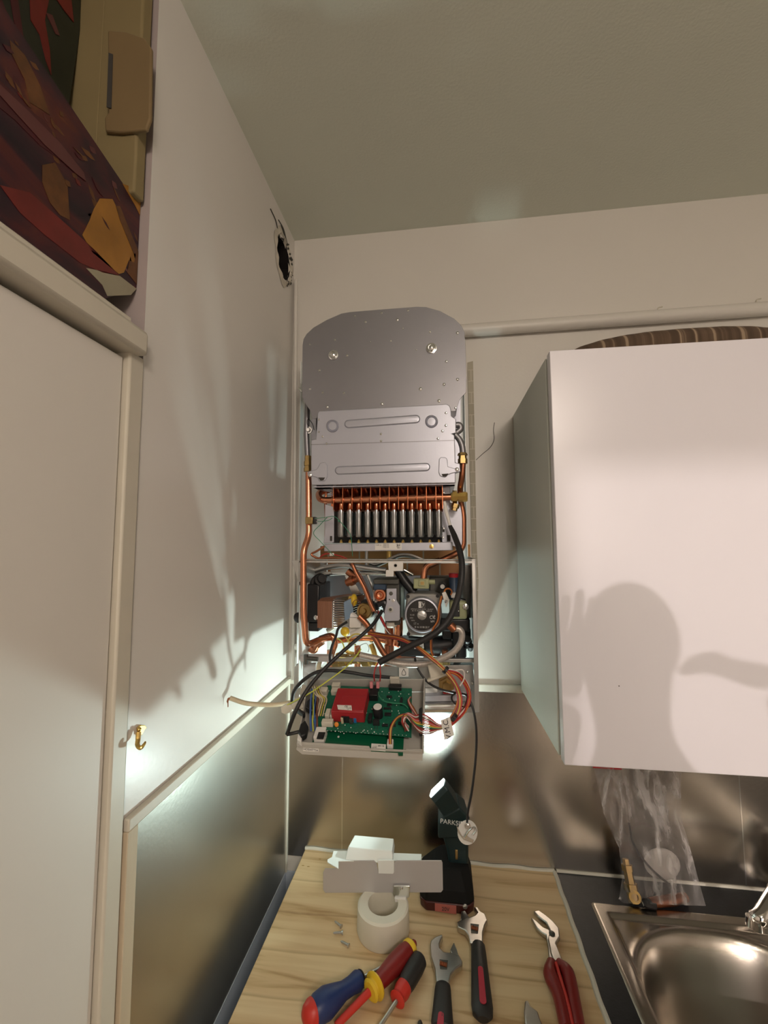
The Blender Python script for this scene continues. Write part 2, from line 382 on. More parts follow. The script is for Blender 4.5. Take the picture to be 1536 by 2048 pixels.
# crumbling plaster rim, cracks and soot specks around the hole
w = mb()
for i in range(NH):
    a0, a1 = 2*math.pi*i/NH, 2*math.pi*(i+1)/NH
    def rr(a, q): return hr*(1+q*(1+.35*math.sin(3*a+.6)+.25*math.sin(7*a)))
    def pt(a, r, h): return V((XL+h, min(-.003, hc.y+math.cos(a)*r*.92), hc.z+math.sin(a)*r))
    A = [pt(a0, hr*.98, -.004), pt(a0, rr(a0, .12), .004+.002*math.sin(9*a0)), pt(a0, rr(a0, .34), .001)]
    B = [pt(a1, hr*.98, -.004), pt(a1, rr(a1, .12), .004+.002*math.sin(9*a1)), pt(a1, rr(a1, .34), .001)]
    for k in range(2): w.quad(A[k], A[k+1], B[k+1], B[k])
pr = w.build('trim_1', M['plaster']); struct(pr)
w = mb()
for pts in ([(541, 418), (551, 440), (556, 462), (560, 476)], [(557, 440), (566, 456), (572, 478), (577, 500)], [(562, 450), (568, 470), (566, 484)]):
    w.tube([ax(x, y, XL+.001) for x, y in pts], .0016, 6)
for i in range(26):
    a = random.uniform(-1.3, 1.6); r = hr*random.uniform(1.0, 1.28)
    w.sph((XL+.002, min(-.004, hc.y+math.cos(a)*r), hc.z+math.sin(a)*r), random.uniform(.0012, .0042), n=6, m=4)
w.sph(ax(581, 452, XL+.001), .006, (.2, 1, .6), n=10, m=6)
struct(w.build('trim_2', M['dark_metal']))

# bluish painted wall foot below the left steel sheet
struct(mb().box((XL, -.62, 0), (XL+.004, -.001, .886)).build('trim_3', M['tile'], smooth=0))
struct(mb().box((XL+.004, -.006, 0), (-.30, -.0005, .886)).build('trim_4', M['tile'], smooth=0))
# painted ledge above the steel sheets
w = mb(); w.box((XL, -.587, ZS), (XL+.009, 0, ZS+.016)); struct(w.build('trim_5', M['trim'], bevel=.002))
w = mb(); w.box((XL, -.009, ZS), (XR, 0, ZS+.018)); struct(w.build('trim_6', M['bead'], bevel=.002))
# bare masonry left unpainted behind the boiler, and old mosaic strip beside it
w = mb(); a, b = at(640, 1090, -.002), at(943, 1240, -.002); struct(mb().box((a.x, -.003, b.z), (b.x, 0, a.z)).build('trim_7', M['brick'], smooth=0))
w = mb(); edge = [(935, 725), (946, 722), (950, 900), (953, 1080), (957, 1160), (955, 1230), (952, 1245), (946, 1180), (943, 1080), (939, 900)]
w.prism(P3(edge, -.004), (0, .004, 0)); struct(w.build('trim_8', M['mosaic'], smooth=0))

# steel sheets
o = mb().box((XL, -.568, .886), (XL+.003, -.002, ZS)).build('steel_wall_panel', M['steelL'], smooth=0)
tag(o, 'stainless steel splash sheet fixed along the left wall below the painted wall', 'wall panel')
SEAM1, SEAM2 = at(685, 1600, 0).x, at(1482, 1650, 0).x
def sheet(x0, x1, lab):
    return tag(mb().box((x0+.0006, -.0035, ZK-.02), (x1-.0006, -.0005, ZS)).build('steel_backsplash', M['steel'], smooth=0), lab, 'backsplash')
sheet(XL+.003, SEAM1, 'narrow stainless steel backsplash sheet in the left corner behind the counter')
sheet(SEAM1, SEAM2, 'wide stainless steel backsplash sheet behind the work lamp and plastic bag')
sheet(SEAM2, XR, 'stainless steel backsplash sheet at the right edge behind the tap')
w = mb(); w.box((SEAM1-.0012, -.0042, ZK), (SEAM1+.0012, -.0028, ZS)); w.box((SEAM2-.0012, -.0042, ZK), (SEAM2+.0012, -.0028, ZS)); struct(w.build('trim_9', M['bright'], smooth=0))
w = mb(); w.box((XL+.002, -.008, .885), (XL+.0065, -.003, ZS)); struct(w.build('trim_10', M['bead'], bevel=.001))

# wooden strip at the end of the left sheet
w = mb(); w.box((XL, -.587, 0), (XL+.008, -.568, ZS)); struct(w.build('trim_11', pbr('worn_wood_strip', (.55, .46, .33), .6, var=.2, vscale=10, stretch=(1, 1, .2), bump=.5), bevel=.001))

# ------------------------------------------------------------------ closet on the left
c = thing('built_in_closet', 'white built in closet with a thick header board, at the left edge', 'closet', (-.7, -1.2, 0))
mb().box((-.99, -2.4, 0), (-.425, -.60, 1.90)).build('closet_body', M['darkgap'], c, smooth=0)
mb().box((-.42, -2.4, .02), (XL-.004, -.618, 1.945)).build('closet_door', M['door'], c, smooth=0, bevel=.002)
mb().box((-.42, -.616, 0), (XL+.004, -.589, 1.955)).build('door_post', M['trim'], c, bevel=.003)
hd = mb(); hd.box((-.46, -2.4, 1.952), (-.380, -.600, 1.985)); hd.build('header_board', M['trim'], c, bevel=.005)
mb().box((-.99, -2.4, 1.984), (-.411, -.600, 1.999)).build('closet_top', M['trim'], c, bevel=.002)
mb().box((-.4105, -2.4, 1.984), (-.404, -.604, 2.006)).build('ledge', M['trim'], c, bevel=.002)

# long artwork panel lying in the niche
art = thing('dark_red_painting', 'long dark red painting with gold shapes on the ledge above the closet', 'painting', (-.42, -.7, 2.000))
def clampy(p): p.y = min(p.y, -.5885); return p
def A(px, py, x=-.412): return clampy(ax(px, py, x))
outl = [A(290, 590), A(300, 440), A(135, 203), A(0, 5), A(-120, -170), V((-.412, -1.05, 2.001)), V((-.412, -.652, 2.001))]
mb().prism(outl, (-.012, 0, 0)).build('canvas', M['art'], art, smooth=0)
mats = [M['a_gold'], M['a_gold2'], M['a_red'], M['a_dred'], M['a_cream'], M['a_pink']]
def blob(mi, pts, x=-.4115, name='painted_shape'):
    w = mb(); w.prism([clampy(ax(px, py, x)) for px, py in pts], (-.0004, 0, 0)); return w.build(name, mats[mi], art, smooth=0)
blob(0, [(200, 397), (225, 398), (232, 412), (240, 440), (256, 480), (272, 510), (268, 525), (258, 520), (248, 545), (238, 548), (215, 530), (185, 505), (165, 470), (180, 440), (188, 418)])
blob(2, [(0, 500-130), (60, 440-55), (140, 455), (190, 500), (240, 552), (205, 545), (160, 525), (90, 470), (40, 425)])
blob(3, [(0, 160), (40, 200), (100, 255), (165, 345), (170, 362), (140, 335), (80, 290), (30, 240), (0, 215)])
blob(5, [(0, 168), (60, 225), (120, 285), (168, 345), (172, 362), (150, 345), (90, 290), (40, 235), (0, 190)], x=-.4108)
blob(4, [(172, 536), (205, 542), (240, 552), (282, 585), (262, 590), (215, 592), (205, 570)])
blob(1, [(20, 80), (50, 110), (80, 170), (100, 230), (85, 220), (60, 205), (50, 160), (25, 110)])
blob(1, [(85, 330), (110, 325), (135, 370), (140, 440), (120, 430), (100, 405), (85, 365)])
blob(0, [(245, 367), (258, 372), (298, 425), (296, 448), (270, 410)])
blob(1, [(262, 505), (285, 510), (292, 545), (288, 580), (275, 570), (255, 545)])
mb().prism([ax(px, py, -.4110) for px, py in [(232, 412), (240, 412), (276, 500), (268, 508), (240, 440)]], (-.0003, 0, 0)).build('painted_shape', M['a_gold2'], art, smooth=0)

random.seed(21)
for k in range(60):
    u_, v_ = random.random(), random.random()
    px = 8+u_*270; top_ = 5+px*1.46; py = top_+18+v_*150
    if py > 440+px*.50 or px > 285: continue
    L_ = random.uniform(14, 46); a_ = .92+random.uniform(-.25, .25); wd = random.uniform(1.5, 6)
    ca, sa = math.cos(a_), math.sin(a_)
    pts = [(px-ca*L_/2, py-sa*L_/2), (px-sa*wd, py+ca*wd*.7), (px+ca*L_*.3-sa*wd*.8, py+sa*L_*.3+ca*wd*.6), (px+ca*L_/2, py+sa*L_/2), (px+sa*wd*.7, py-ca*wd)]
    w = mb(); w.prism([clampy(ax(x_, y_, -.4112-.00002*k)) for x_, y_ in pts], (-.0004, 0, 0)); w.build('brush_stroke', mats[random.choice((1, 1, 3, 3, 2, 5, 1))], art, smooth=0)
art2 = thing('green_painting', 'dark green painting with red strokes standing behind the long red one', 'painting', (-.5, -.7, 2.000))
pl2 = [ax(162, -60, -.50), ax(160, 60, -.50), ax(150, 130, -.50), ax(135, 230, -.50), V((-.50, -.75, 2.001)), V((-.50, -1.1, 2.001)), V((-.50, -1.1, 2.5)), V((-.50, -.9, 2.55))]
mb().prism(pl2, (-.02, 0, 0)).build('canvas', M['a_green'], art2, smooth=0)
for mi, pts in ((2, [(60, -10), (100, -10), (90, 40), (100, 100), (103, 150), (92, 120), (80, 70), (62, 40)]), (2, [(108, -10), (142, -10), (148, 45), (128, 20)]),
                (5, [(92, 25), (105, 30), (120, 72), (112, 68)]), (3, [(0, -10), (12, 20), (40, 70), (35, 100), (10, 60), (0, 40)]), (3, [(20, -10), (35, -10), (48, 80), (42, 95), (28, 40)])):
    mb().prism([ax(px, py, -.4990) for px, py in pts], (-.0008, 0, 0)).build('painted_stroke', mats[mi], art2, smooth=0)

cb = thing('cardboard_box', 'tan cardboard box with a handle slot, standing behind the paintings', 'box', (-.6, -.65, 2.000))
w = mb(); w.box((-.68, -.612, 2.001), (-.462, -.592, 2.545)); w.box((-.466, -.612, 2.18), (-.403, -.592, 2.545)); w.build('box_body', M['card2'], cb, bevel=.003)
fl = [at(x, y, -.618) for x, y in [(215, 60), (250, 62), (288, 75), (302, 95), (300, 235), (292, 258), (240, 264), (210, 262), (208, 235), (216, 225)]]
mb().prism(fl, (0, .006, 0)).build('flap', M['card'], cb, bevel=.002)
mb().prism([at(x, y, -.6195) for x, y in [(217, 105), (225, 108), (222, 216), (213, 214)]], (0, .001, 0)).build('handle_slot', M['darkgap'], cb, smooth=0)

# ------------------------------------------------------------------ pipes on the walls
pz = (at(1230, 643, 0).z)
w = mb(); w.tube([(.04, -.014, 2.262), (XR, -.014, 2.272)], .0165, 16, smooth=False)
o = w.build('wall_conduit', M['wall']); tag(o, 'white painted pipe running along the back wall above the cabinet', 'pipe')
for px, py in ((1315, 618), (1512, 602)):
    p = at(px, py+6, -.012)
    h = mb().tube([p, p+V((.002, 0, .010)), p+V((.012, 0, .013))], .0016, 6).build('pipe_hook', M['trim'], o)
gp = thing('corner_gas_pipe', 'thin white painted vertical pipe with a collar in the corner left of the boiler', 'pipe', (at(600, 1360, -.02).x, -.02, ZS))
w = mb(); w.tube([at(592, 560, -.012), at(590, 900, -.012), at(586, 1360, -.012)], .005, 10, smooth=False); w.build('pipe', M['wall'], gp)
w = mb(); w.tube([at(603, 1130, -.02), at(598, 1365, -.02)], .008, 12, smooth=False); w.build('pipe', M['wall'], gp)
p = at(598, 1292, -.02); mb().lathe(p-V((0, 0, .008)), (0, 0, 1), [(0, .009), (.002, .015), (.006, .013), (.01, .015), (.014, .010)], 14).build('collar', M['wall'], gp)
cr = mb().tube([at(x, y, -.001) for x, y in [(989, 845), (987, 860), (988, 880), (980, 895), (965, 908), (952, 920)]], .0007, 5).build('hairline_crack', M['dark_metal']); tag(cr, 'thin dark hairline crack on the wall between boiler and cabinet', 'crack')
# hook on left wall
hk = thing('brass_wall_hook', 'small brass hook screwed into the left wall above the steel sheet', 'hook', ax(280, 1480, XL))
q = lambda x, y, d: ax(x, y, XL+d)
mb().prism([q(*p, .001) for p in [(272, 1456), (278, 1450), (286, 1450), (290, 1455), (286, 1459), (280, 1470), (274, 1470)]], (.003, 0, 0)).build('hook_plate', M['brass'], hk, bevel=.0006)
mb().tube([q(277, 1464, .006), q(276, 1480, .008), q(275, 1490, .012), q(281, 1496, .018), q(288, 1489, .02), q(291, 1483, .02)], [.0032, .003, .0028, .0025, .002, .001], 8).build('hook_arm', M['brass'], hk)
mb().sph(q(278, 1459, .005), .003, n=10, m=6).build('nail_head', M['brass'], hk)

# ------------------------------------------------------------------ wall cabinet
CX, CZ0, CZ1, CYF = .1915, 1.3535, 2.034, -.335
cab = thing('wall_cabinet', 'white glossy wall cabinet above the sink, right side', 'cabinet', (CX+.4, -.18, CZ0))
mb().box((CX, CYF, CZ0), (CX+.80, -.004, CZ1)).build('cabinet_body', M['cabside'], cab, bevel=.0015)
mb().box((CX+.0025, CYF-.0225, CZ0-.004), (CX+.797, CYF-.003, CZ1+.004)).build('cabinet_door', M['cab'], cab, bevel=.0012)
mb().lathe((at(1238, 1372, CYF-.0225).x, CYF-.0224, at(1238, 1372, CYF-.0225).z), (0, -1, 0), [(0, .001), (.0003, .001)], 8).build('speck', M['dark_metal'], cab)
# striped cushion
cu_ = mb(); n_, m_ = 72, 24; vs = []
for i in range(m_+1):
    th = math.pi*i/m_
    for j in range(n_):
        a = 2*math.pi*j/n_; rr = 1+.006*math.sin(26*a); sg = lambda v, e: math.copysign(abs(v)**e, v)
        vs.append(V((.49+.24*sg(math.sin(th), .7)*sg(math.cos(a), .8)*rr, -.14+.125*sg(math.sin(th), .7)*sg(math.sin(a), .8)*rr, 2.083+.048*sg(math.cos(th), .7))))
cu_._a(vs, [(i*n_+j, (i+1)*n_+j, (i+1)*n_+(j+1) % n_, i*n_+(j+1) % n_) for i in range(m_) for j in range(n_)])
o = cu_.build('striped_cushion', M['stripe'], smooth=180); tag(o, 'brown striped fabric cushion lying on top of the white wall cabinet', 'cushion')

# ------------------------------------------------------------------ worktops and sink
wt = thing('wooden_worktop', 'light pine worktop with the tools on it, below the boiler', 'worktop', (-.05, -.3, ZK-.03))
mb().box((-.345, -.62, ZK-.03), (.252, -.006, ZK)).build('board', M['wood'], wt, bevel=.002)
bd = mb(); bd.tube([(-.345+i*.02, -.005, ZK+.001+.0012*math.sin(i*1.3)) for i in range(31)], .0042, 8); bd.build('sealant_bead', M['bead'], wt)
bd = mb(); bd.tube([(.2545+.0008*math.sin(i*1.7), -.008-i*.02, ZK+.0005) for i in range(31)], .0048, 8); bd.build('sealant_bead', M['bead'], wt)
# small stains / knots
for px, py in ((617, 1733), (606, 1731), (640, 1718)):
    p = az(px, py, ZK+.0003); mb().lathe(p, (0, 0, 1), [(0, .0022), (.0002, .002)], 8, flat=(1.6, .6)).build('knot', M['brass_old'], wt)
bt = thing('black_worktop', 'black worktop around the steel sink on the right', 'worktop', (.8, -.3, ZK-.03))
SX0, SX1, SY0, SY1 = .308, .86, -.085, -.56
w = mb(); w.box((.257, -.62, ZK-.03), (SX0+.006, -.006, ZK)); w.box((SX0+.006, SY0-.006, ZK-.03), (1.5, -.006, ZK)); w.box((SX1-.006, -.62, ZK-.03), (1.5, SY0-.006, ZK)); w.box((SX0+.006, -.62, ZK-.03), (SX1-.006, SY1+.006, ZK))
w.build('board', M['black_top'], bt, smooth=0)
bd = mb(); bd.tube([(.26+i*.05, -.004, ZK+.001) for i in range(25)], .0038, 8); bd.build('sealant_bead', M['bead'], bt)
sk = thing('steel_sink', 'inset stainless steel sink with a deep round bowl', 'sink', (.55, -.3, ZK))
nx, ny = 150, 130; vs = []
def sm(t): t = max(0, min(1, t)); return t*t*(3-2*t)
for j in range(ny+1):
    for i in range(nx+1):
        x = SX0+(SX1-SX0)*i/nx; y = SY1+(SY0-SY1)*j/ny
        e = min(x-SX0, SX1-x, y-SY1, SY0-y)
        z = ZK+.003*sm(e/.003) - .0065*sm((e-.025)/.006)
        d = (abs((x-.505)/.172)**2.5+abs((y+.298)/.172)**2.5)**(1/2.5)
        z += .0015*math.exp(-((d-1.03)/.03)**2)
        z -= .15*sm((1.0-d)/.34)
        vs.append(V((x, y, z)))
w = mb(); w._a(vs, [(j*(nx+1)+i, j*(nx+1)+i+1, (j+1)*(nx+1)+i+1, (j+1)*(nx+1)+i) for j in range(ny) for i in range(nx)])
w.build('basin', M['sink'], sk, smooth=180)
mb().lathe((.505, -.30, ZK-.1535), (0, 0, 1), [(0, .04), (.0025, .038), (.002, .028), (.001, .01)], 24).build('drain', M['chrome'], sk)
tp = thing('chrome_tap', 'chrome mixer tap reaching over the sink at the right edge', 'tap', (.72, -.045, ZK))
tb = V((.725, -.048, ZK))
mb().lathe(tb, (0, 0, 1), [(0, .028), (.006, .028), (.01, .022), (.09, .022), (.105, .019), (.11, .0)], 24).build('tap_body', M['chrome'], tp)
p1 = az(1512, 1852, ZK+.03)
mb().tube([tb+V((0, -.01, .07)), (tb+p1)/2+V((0, -.01, .06)), p1+V((.012, 0, .022)), p1+V((0, -.0, .012))], [.014, .013, .0135, .0135], 14).build('spout', M['chrome'], tp)
mb().lathe(p1+V((-.001, 0, .014)), (-.1, -.1, -1), [(0, .0145), (.016, .0145), (.016, .011), (.012, .010)], 18).build('aerator', M['chrome'], tp)
lv = at(1530, 1795, -.05); mb().tube([tb+V((0, 0, .10)), tb+V((-.01, 0, .12)), V((lv.x-.002, lv.y-.01, lv.z))], [.011, .010, .007], 12).build('lever', M['chrome'], tp)
bc = thing('base_cabinet', 'white base cabinet carrying the worktops', 'cabinet', (.5, -.3, 0))
mb().box((-.335, -.60, .0), (.30, -.03, ZK-.031)).build('cabinet_body', M['cab'], bc, smooth=0)
mb().box((.87, -.60, .0), (1.5, -.03, ZK-.031)).build('cabinet_body', M['cab'], bc, smooth=0)
#@@BOILER@@
# ------------------------------------------------------------------ the opened boiler
YH = -.25
bo = thing('gas_boiler', 'opened wall mounted gas boiler with its casing off, grey flue hood on top', 'boiler', (-.12, -.03, 1.39))
def plate(name, pts, y, th, mat, parent=None, bevel=.0008, smooth=35):
    return mb().prism(P3(pts, y), (0, th, 0)).build(name, mat, parent or bo, bevel=bevel, smooth=smooth)
def emb(w, rings):
    for a, b in zip(rings[:-1], rings[1:]):
        n = len(a)
        for i in range(n): w.quad(a[i], a[(i+1) % n], b[(i+1) % n], b[i])
    w._a(rings[-1], [tuple(range(len(rings[-1])))])

# back plate on the wall, white painted sheet with turned edges
w = mb()
pa, pb = at(606, 700, -.03), at(941, 1425, -.03)
w.box((pa.x, -.03, pb.z+.06), (pb.x, -.027, 2.19))
w.box((pb.x-.003, -.045, pb.z+.06), (pb.x, -.005, 2.19)); w.box((pa.x, -.045, pb.z+.06), (pa.x+.003, -.005, 2.19))
# opening low in the plate showing the masonry
o = None
w = mb()
zt, zb = at(700, 1092, -.03).z, at(700, 1165, -.03).z
xl, xr = at(640, 1100, -.03).x, at(926, 1100, -.03).x
w.box((pa.x, -.03, zt), (pb.x, -.027, 2.19)); w.box((pa.x, -.03, 1.40), (xl, -.027, zt)); w.box((xr, -.03, 1.40), (pb.x, -.027, zt)); w.box((xl, -.03, 1.40), (xr, -.027, zb))
w.box((pb.x-.002, -.05, 1.40), (pb.x, -.005, 2.19)); w.box((pa.x, -.05, 1.40), (pa.x+.002, -.005, 2.19))
w.build('back_plate', M['glassy'], bo, smooth=0)
mb().tube([at(601, 768, -.06), at(598, 776, -.08), at(603, 784, -.08)], .0022, 6).build('spring_clip', M['bright'], bo)

# flue hood: front plate and body
hood = [(605, 690), (607, 678), (613, 668), (627, 655), (653, 640), (683, 627), (700, 624), (760, 619), (833, 613.5), (852, 614), (880, 622), (908, 637), (922, 650), (929, 664), (931, 690), (933, 760), (932, 785), (926, 791), (919, 800), (915, 812), (911, 822), (625, 838), (621, 822), (612, 809), (605, 796), (604, 780)]
hp = plate('flue_hood', hood, YH, .0015, M['grey_metal'], bevel=.0004)
w = mb(); hb = [at(x+(10 if x < 760 else -16), y+14, YH+.0015) for x, y in hood]
w.prism(hb, (0, .17, 0)); w.build('hood_body', M['grey_metal'], bo)
for cx, cy, r in ((667, 711, 10.5), (863, 697, 11)):
    w = mb(); w.lathe(at(cx, cy, YH), (0, -1, 0), [(0, r*.00105), (.0022, r*.001), (.0026, r*.0008), (.0012, r*.00065), (.0035, r*.0005), (.0055, r*.0005), (.0075, r*.00018)], 20)
    w.build('bolt', M['bright'], hp)
def screw(px, py, r, y=YH, parent=hp, mat='bright'):
    w = mb(); w.lathe(at(px, py, y), (0, -1, 0), [(0, r*.001), (.0008, r*.001), (.0018, r*.0006), (.002, 0)], 10); return w.build('screw', M[mat], parent)
for i, (px, py, r) in enumerate([(710, 632, 2), (763, 626, 2.6), (816, 621, 2.6), (731, 644, 2.6), (795, 640, 3), (806, 657, 2), (860, 664, 2.6), (915, 666, 3), (620, 689, 2), (670, 680, 2), (782, 682, 2), (741, 684, 1.6), (694, 711, 2.8), (833, 700, 1.6), (893, 723, 2.8), (915, 759, 3), (888, 769, 3), (841, 778, 3.4), (639, 741, 2.8), (620, 778, 2.6), (645, 785, 2.6), (688, 786, 2.6), (764, 808, 3.2), (878, 802, 3.4), (655, 814, 3), (911, 816, 2.4)]):
    screw(px, py, r)

# combustion chamber: pressed cover
cov = [(635, 827), (638, 822), (893, 808), (899, 811), (902, 818), (903, 832), (912, 838), (912, 866), (905, 868), (909, 870), (911, 925), (920, 927), (921, 943), (911, 947), (911, 966), (623, 970), (622, 953), (615, 951), (614, 944), (622, 941), (622, 880), (632, 878)]
cp = plate('chamber_cover', cov, YH-.006, .006, M['cover'], bevel=.0018)
w = mb()
def caps(x0, x1, y0, y1, r): emb(w, [capsule(x0, x1, y0, y1, r, YH-.0062), capsule(x0, x1, y0, y1, r*.72, YH-.0095), capsule(x0, x1, y0, y1, r*.42, YH-.0098)])
caps(697, 832, 848, 838, 8.5); caps(678, 852, 941, 934, 8.5)
for cx, cy in ((665, 852), (863, 843)):
    emb(w, [ring2(cx, cy, 13, 13, 28, YH-.0062), ring2(cx, cy, 11, 11, 28, YH-.0095), ring2(cx, cy, 9.8, 9.8, 28, YH-.0075), ring2(cx, cy, 8, 8, 28, YH-.0098), ring2(cx, cy, 2, 2, 28, YH-.0100)])
w.build('pressed_ribs', M['cover'], cp)
# bracket shaped bosses
for pts in ([(640, 926), (650, 924), (654, 930), (654, 954), (650, 962), (638, 962), (634, 955), (618, 950), (616, 943), (632, 939), (636, 934)],
            [(878, 918), (882, 914), (892, 915), (895, 920), (896, 933), (910, 937), (916, 937), (917, 944), (905, 946), (895, 950), (890, 955), (880, 952), (877, 944)]):
    mb().prism(P3(pts, YH-.0085), (0, .003, 0)).build('corner_boss', M['cover'], cp, bevel=.0012)
for pts in ([(636, 955), (650, 955), (647, 960), (641, 961)], [(883, 948), (897, 947), (893, 953), (886, 953)]):
    mb().prism(P3(pts, YH-.0092), (0, .0008, 0)).build('slot', M['darkgap'], cp, smooth=0)
plate('seam', [(622, 888.5), (909, 880), (909, 881.2), (622, 889.7)], YH-.0064, .0006, M['grey_metal'], cp, bevel=0)
for px, py, r in [(638, 839, 2.2), (638, 864, 2.2), (645, 873, 2.4), (653, 887, 2.4), (762, 868, 2.6), (762, 882, 2.6), (892, 826, 2.6), (892, 851, 2.8), (885, 862, 2.8), (876, 877, 2.6)]:
    screw(px, py, r, YH-.006, cp)
for px, py in ((620, 950), (914, 939)): screw(px, py, 4.2, YH-.0085, cp)
# chamber body behind the cover, open below
cl, cr_ = at(632, 900, YH).x, at(903, 900, YH).x; cb0 = at(760, 970, YH).z; ct = at(760, 830, YH).z
w = mb(); w.box((cl, YH, cb0), (cl+.002, -.05, ct)); w.box((cr_-.002, YH, cb0), (cr_, -.05, ct)); w.box((cl, -.052, cb0), (cr_, -.05, ct)); w.box((cl, YH, ct-.03), (cr_, -.05, ct))
w.box((cl-.006, YH, cb0-.002), (cr_+.006, YH+.028, cb0)); w.box((cl-.006, YH+.005, cb0-.002), (cl+.03, -.05, cb0)); w.box((cr_-.018, YH+.005, cb0-.002), (cr_+.006, -.05, cb0))
w.build('combustion_chamber', M['cover'], bo, smooth=0)
# side brackets next to the hood
w = mb(); w.prism(P3([(620, 840), (632, 836), (632, 880), (622, 880)], -.10), (0, .002, 0)); w.prism(P3([(905, 800), (921, 790), (921, 930), (906, 930)], -.14), (0, .002, 0)); w.build('side_bracket', M['cover'], bo)
mb().lathe(at(618, 861, -.20), (0, -1, 0), [(0, .008), (.004, .008), (.004, .005), (.008, .004), (.008, 0)], 14).build('limit_thermostat', M['bright'], bo)
mb().tube(P3([(617, 856), (614, 845), (617, 838), (625, 848), (628, 860)], -.205), .0008, 6).build('thermostat_wire', M['black'], bo)

# heat exchanger fins, 12 copper plates
xs = [667, 685.5, 704, 722.5, 741, 759.5, 778, 796.5, 815, 833.5, 852, 871, 884]
for i, x in enumerate(xs):
    a = at(x, 965, -.235); b = at(x, 1018, -.235)
    w = mb(); w.prism([V((a.x, -.2375, a.z+.03)), V((a.x, -.2375, b.z)), V((a.x, -.222, b.z-.004)), V((a.x, -.09, b.z+.004)), V((a.x, -.09, a.z+.03))], (.0012, 0, 0))
    w.build('copper_fin', M['fin'], bo, smooth=0)
    if i < 12:
        k = mb(); u = at(x+8, 972, -.21)
        k.tube([u+V((-.006, 0, .03)), u+V((-.003, 0, .004)), u+V((.002, .0, -.012)), u+V((.006, .01, -.022))], .0036, 8); k.build('fin_tube', M['copper_dull'], bo)
w = mb(); a, b = at(655, 960, -.12), at(900, 1015, -.12); w.box((a.x, -.085, b.z), (b.x, -.08, a.z+.03)); w.build('exchanger_back', M['fin'], bo, smooth=0)
# transverse pipe
w = mb(); w.bend([at(668, 978, -.15), at(636, 985, -.19), at(640, 1001, -.228), at(905, 994, -.228)], .0070, 16, .018); w.build('copper_manifold_pipe', M['copper'], bo)
for x in xs[:12]:
    mb().lathe(at(x-1, 1000.5-(x-640)*.026, -.228), (1, 0, 0), [(-.0016, .0080), (.0016, .0080)], 14).build('solder_ring', M['copper_dull'], bo)
fit = mb(); fit.lathe(at(902, 994, -.230), (1, 0, 0), [(0, .009), (.003, .009), (.003, .0135), (.012, .0135), (.012, .009), (.016, .009), (.016, .0105), (.030, .0105), (.033, .009), (.033, .006)], 8); fit.build('brass_fitting', M['brass'], bo)
fit = mb(); fit.lathe(at(912, 1008, -.235), (-.3, 0, -1), [(0, .008), (.008, .008), (.008, .006), (.014, .006), (.014, 0)], 6); fit.build('brass_fitting', M['brass_old'], bo)

# burner tubes: 12 bars with copper necks and nozzles
bx = [682.5, 700, 717.5, 735.5, 753, 770.5, 788.5, 806, 824, 841.5, 859.5, 877.5]
for i, x in enumerate(bx):
    t = at(x, 1020, -.222); u = at(x, 1074, -.222)
    w = mb(); w.lathe(t, (0, 0, -1), [(0, .0068), (.003, .0072), (t.z-u.z-.005, .0072), (t.z-u.z, .0060), (t.z-u.z+.001, .0035)], 16)
    bt_ = w.build('burner_tube', M['burner'], bo)
    mb().box((t.x-.0095, -.214, u.z+.006), (t.x-.0068, -.12, t.z)).build('burner_side', M['dark_metal'], bt_, smooth=0)
    mb().lathe(t+V((0, 0, .013)), (0, 0, -1), [(0, .0052), (.013, .0062), (.0135, .0066)], 12).build('copper_neck', M['copper'], bt_)
    nzp = at(x, 1079, -.224); mb().lathe(nzp, (0, 0, -1), [(0, .0005), (.001, .002), (.003, .0024), (.004, .0034), (.007, .0034)], 10).build('nozzle', M['brass'], bt_)
a, b = at(664, 1020, -.12), at(888, 1085, -.12); mb().box((a.x, -.115, b.z), (b.x, -.11, a.z)).build('burner_back', M['black'], bo, smooth=0)
plate('burner_bracket', [(650, 1008), (668, 1014), (668, 1085), (647, 1087), (649, 1070)], -.225, .0016, M['cover'])
plate('burner_bracket', [(884, 968), (900, 968), (900, 1005), (925, 1010), (926, 1092), (912, 1094), (884, 1084)], -.205, .0016, M['cover'])
w = mb(); 
for pts in ([(660, 1072), (664, 1072), (664, 1082), (660, 1082)], [(894, 1070), (901, 1070), (901, 1082), (894, 1082)], [(885, 1059), (889, 1059), (889, 1064), (885, 1064)]): w.prism(P3(pts, -.2263 if pts[0][0] < 700 else -.2063), (0, .0008, 0))
w.build('bracket_slots', M['darkgap'], bo, smooth=0)
for px, py in ((887, 1057), (886, 1075), (887, 985), (662, 985)): screw(px, py, 2.6, -.2065, bo)
mf = plate('gas_manifold', [(648, 1088), (905, 1084), (906, 1101), (648, 1103)], -.236, .016, M['cover'], bevel=.0012)
lb = plate('rating_label', [(750, 1087), (803, 1086), (803, 1099.5), (750, 1100)], -.2364, .0003, M['paper'], mf, bevel=0)
text('TYP 11', .0042, at(757, 1090.5, -.2368), (1, 0, 0), (0, 0, 1), M['ink'], mf, ext=.00008)
for k in range(4): text('0 063 712', .003, at(772, 1088.5+k*3, -.2368), (1, 0, 0), (0, 0, 1), M['ink'], mf, ext=.00008) if k < 3 else None
w = mb(); random.seed(3)
for i in range(7):
    for j in range(4):
        if random.random() < .55: a = at(798+i*.9-4, 1088+j*2.6, -.2367); w.box((a.x-.0004, -.2369, a.z-.001), (a.x+.0004, -.2366, a.z+.001))
w.build('label_print', M['ink'], mf, smooth=0)
mb().lathe(at(863, 1093, -.2362), (0, -1, 0), [(0, .0045), (.001, .0045), (.0014, .0025), (.0014, 0)], 14).build('gold_sticker', M['brass'], mf)
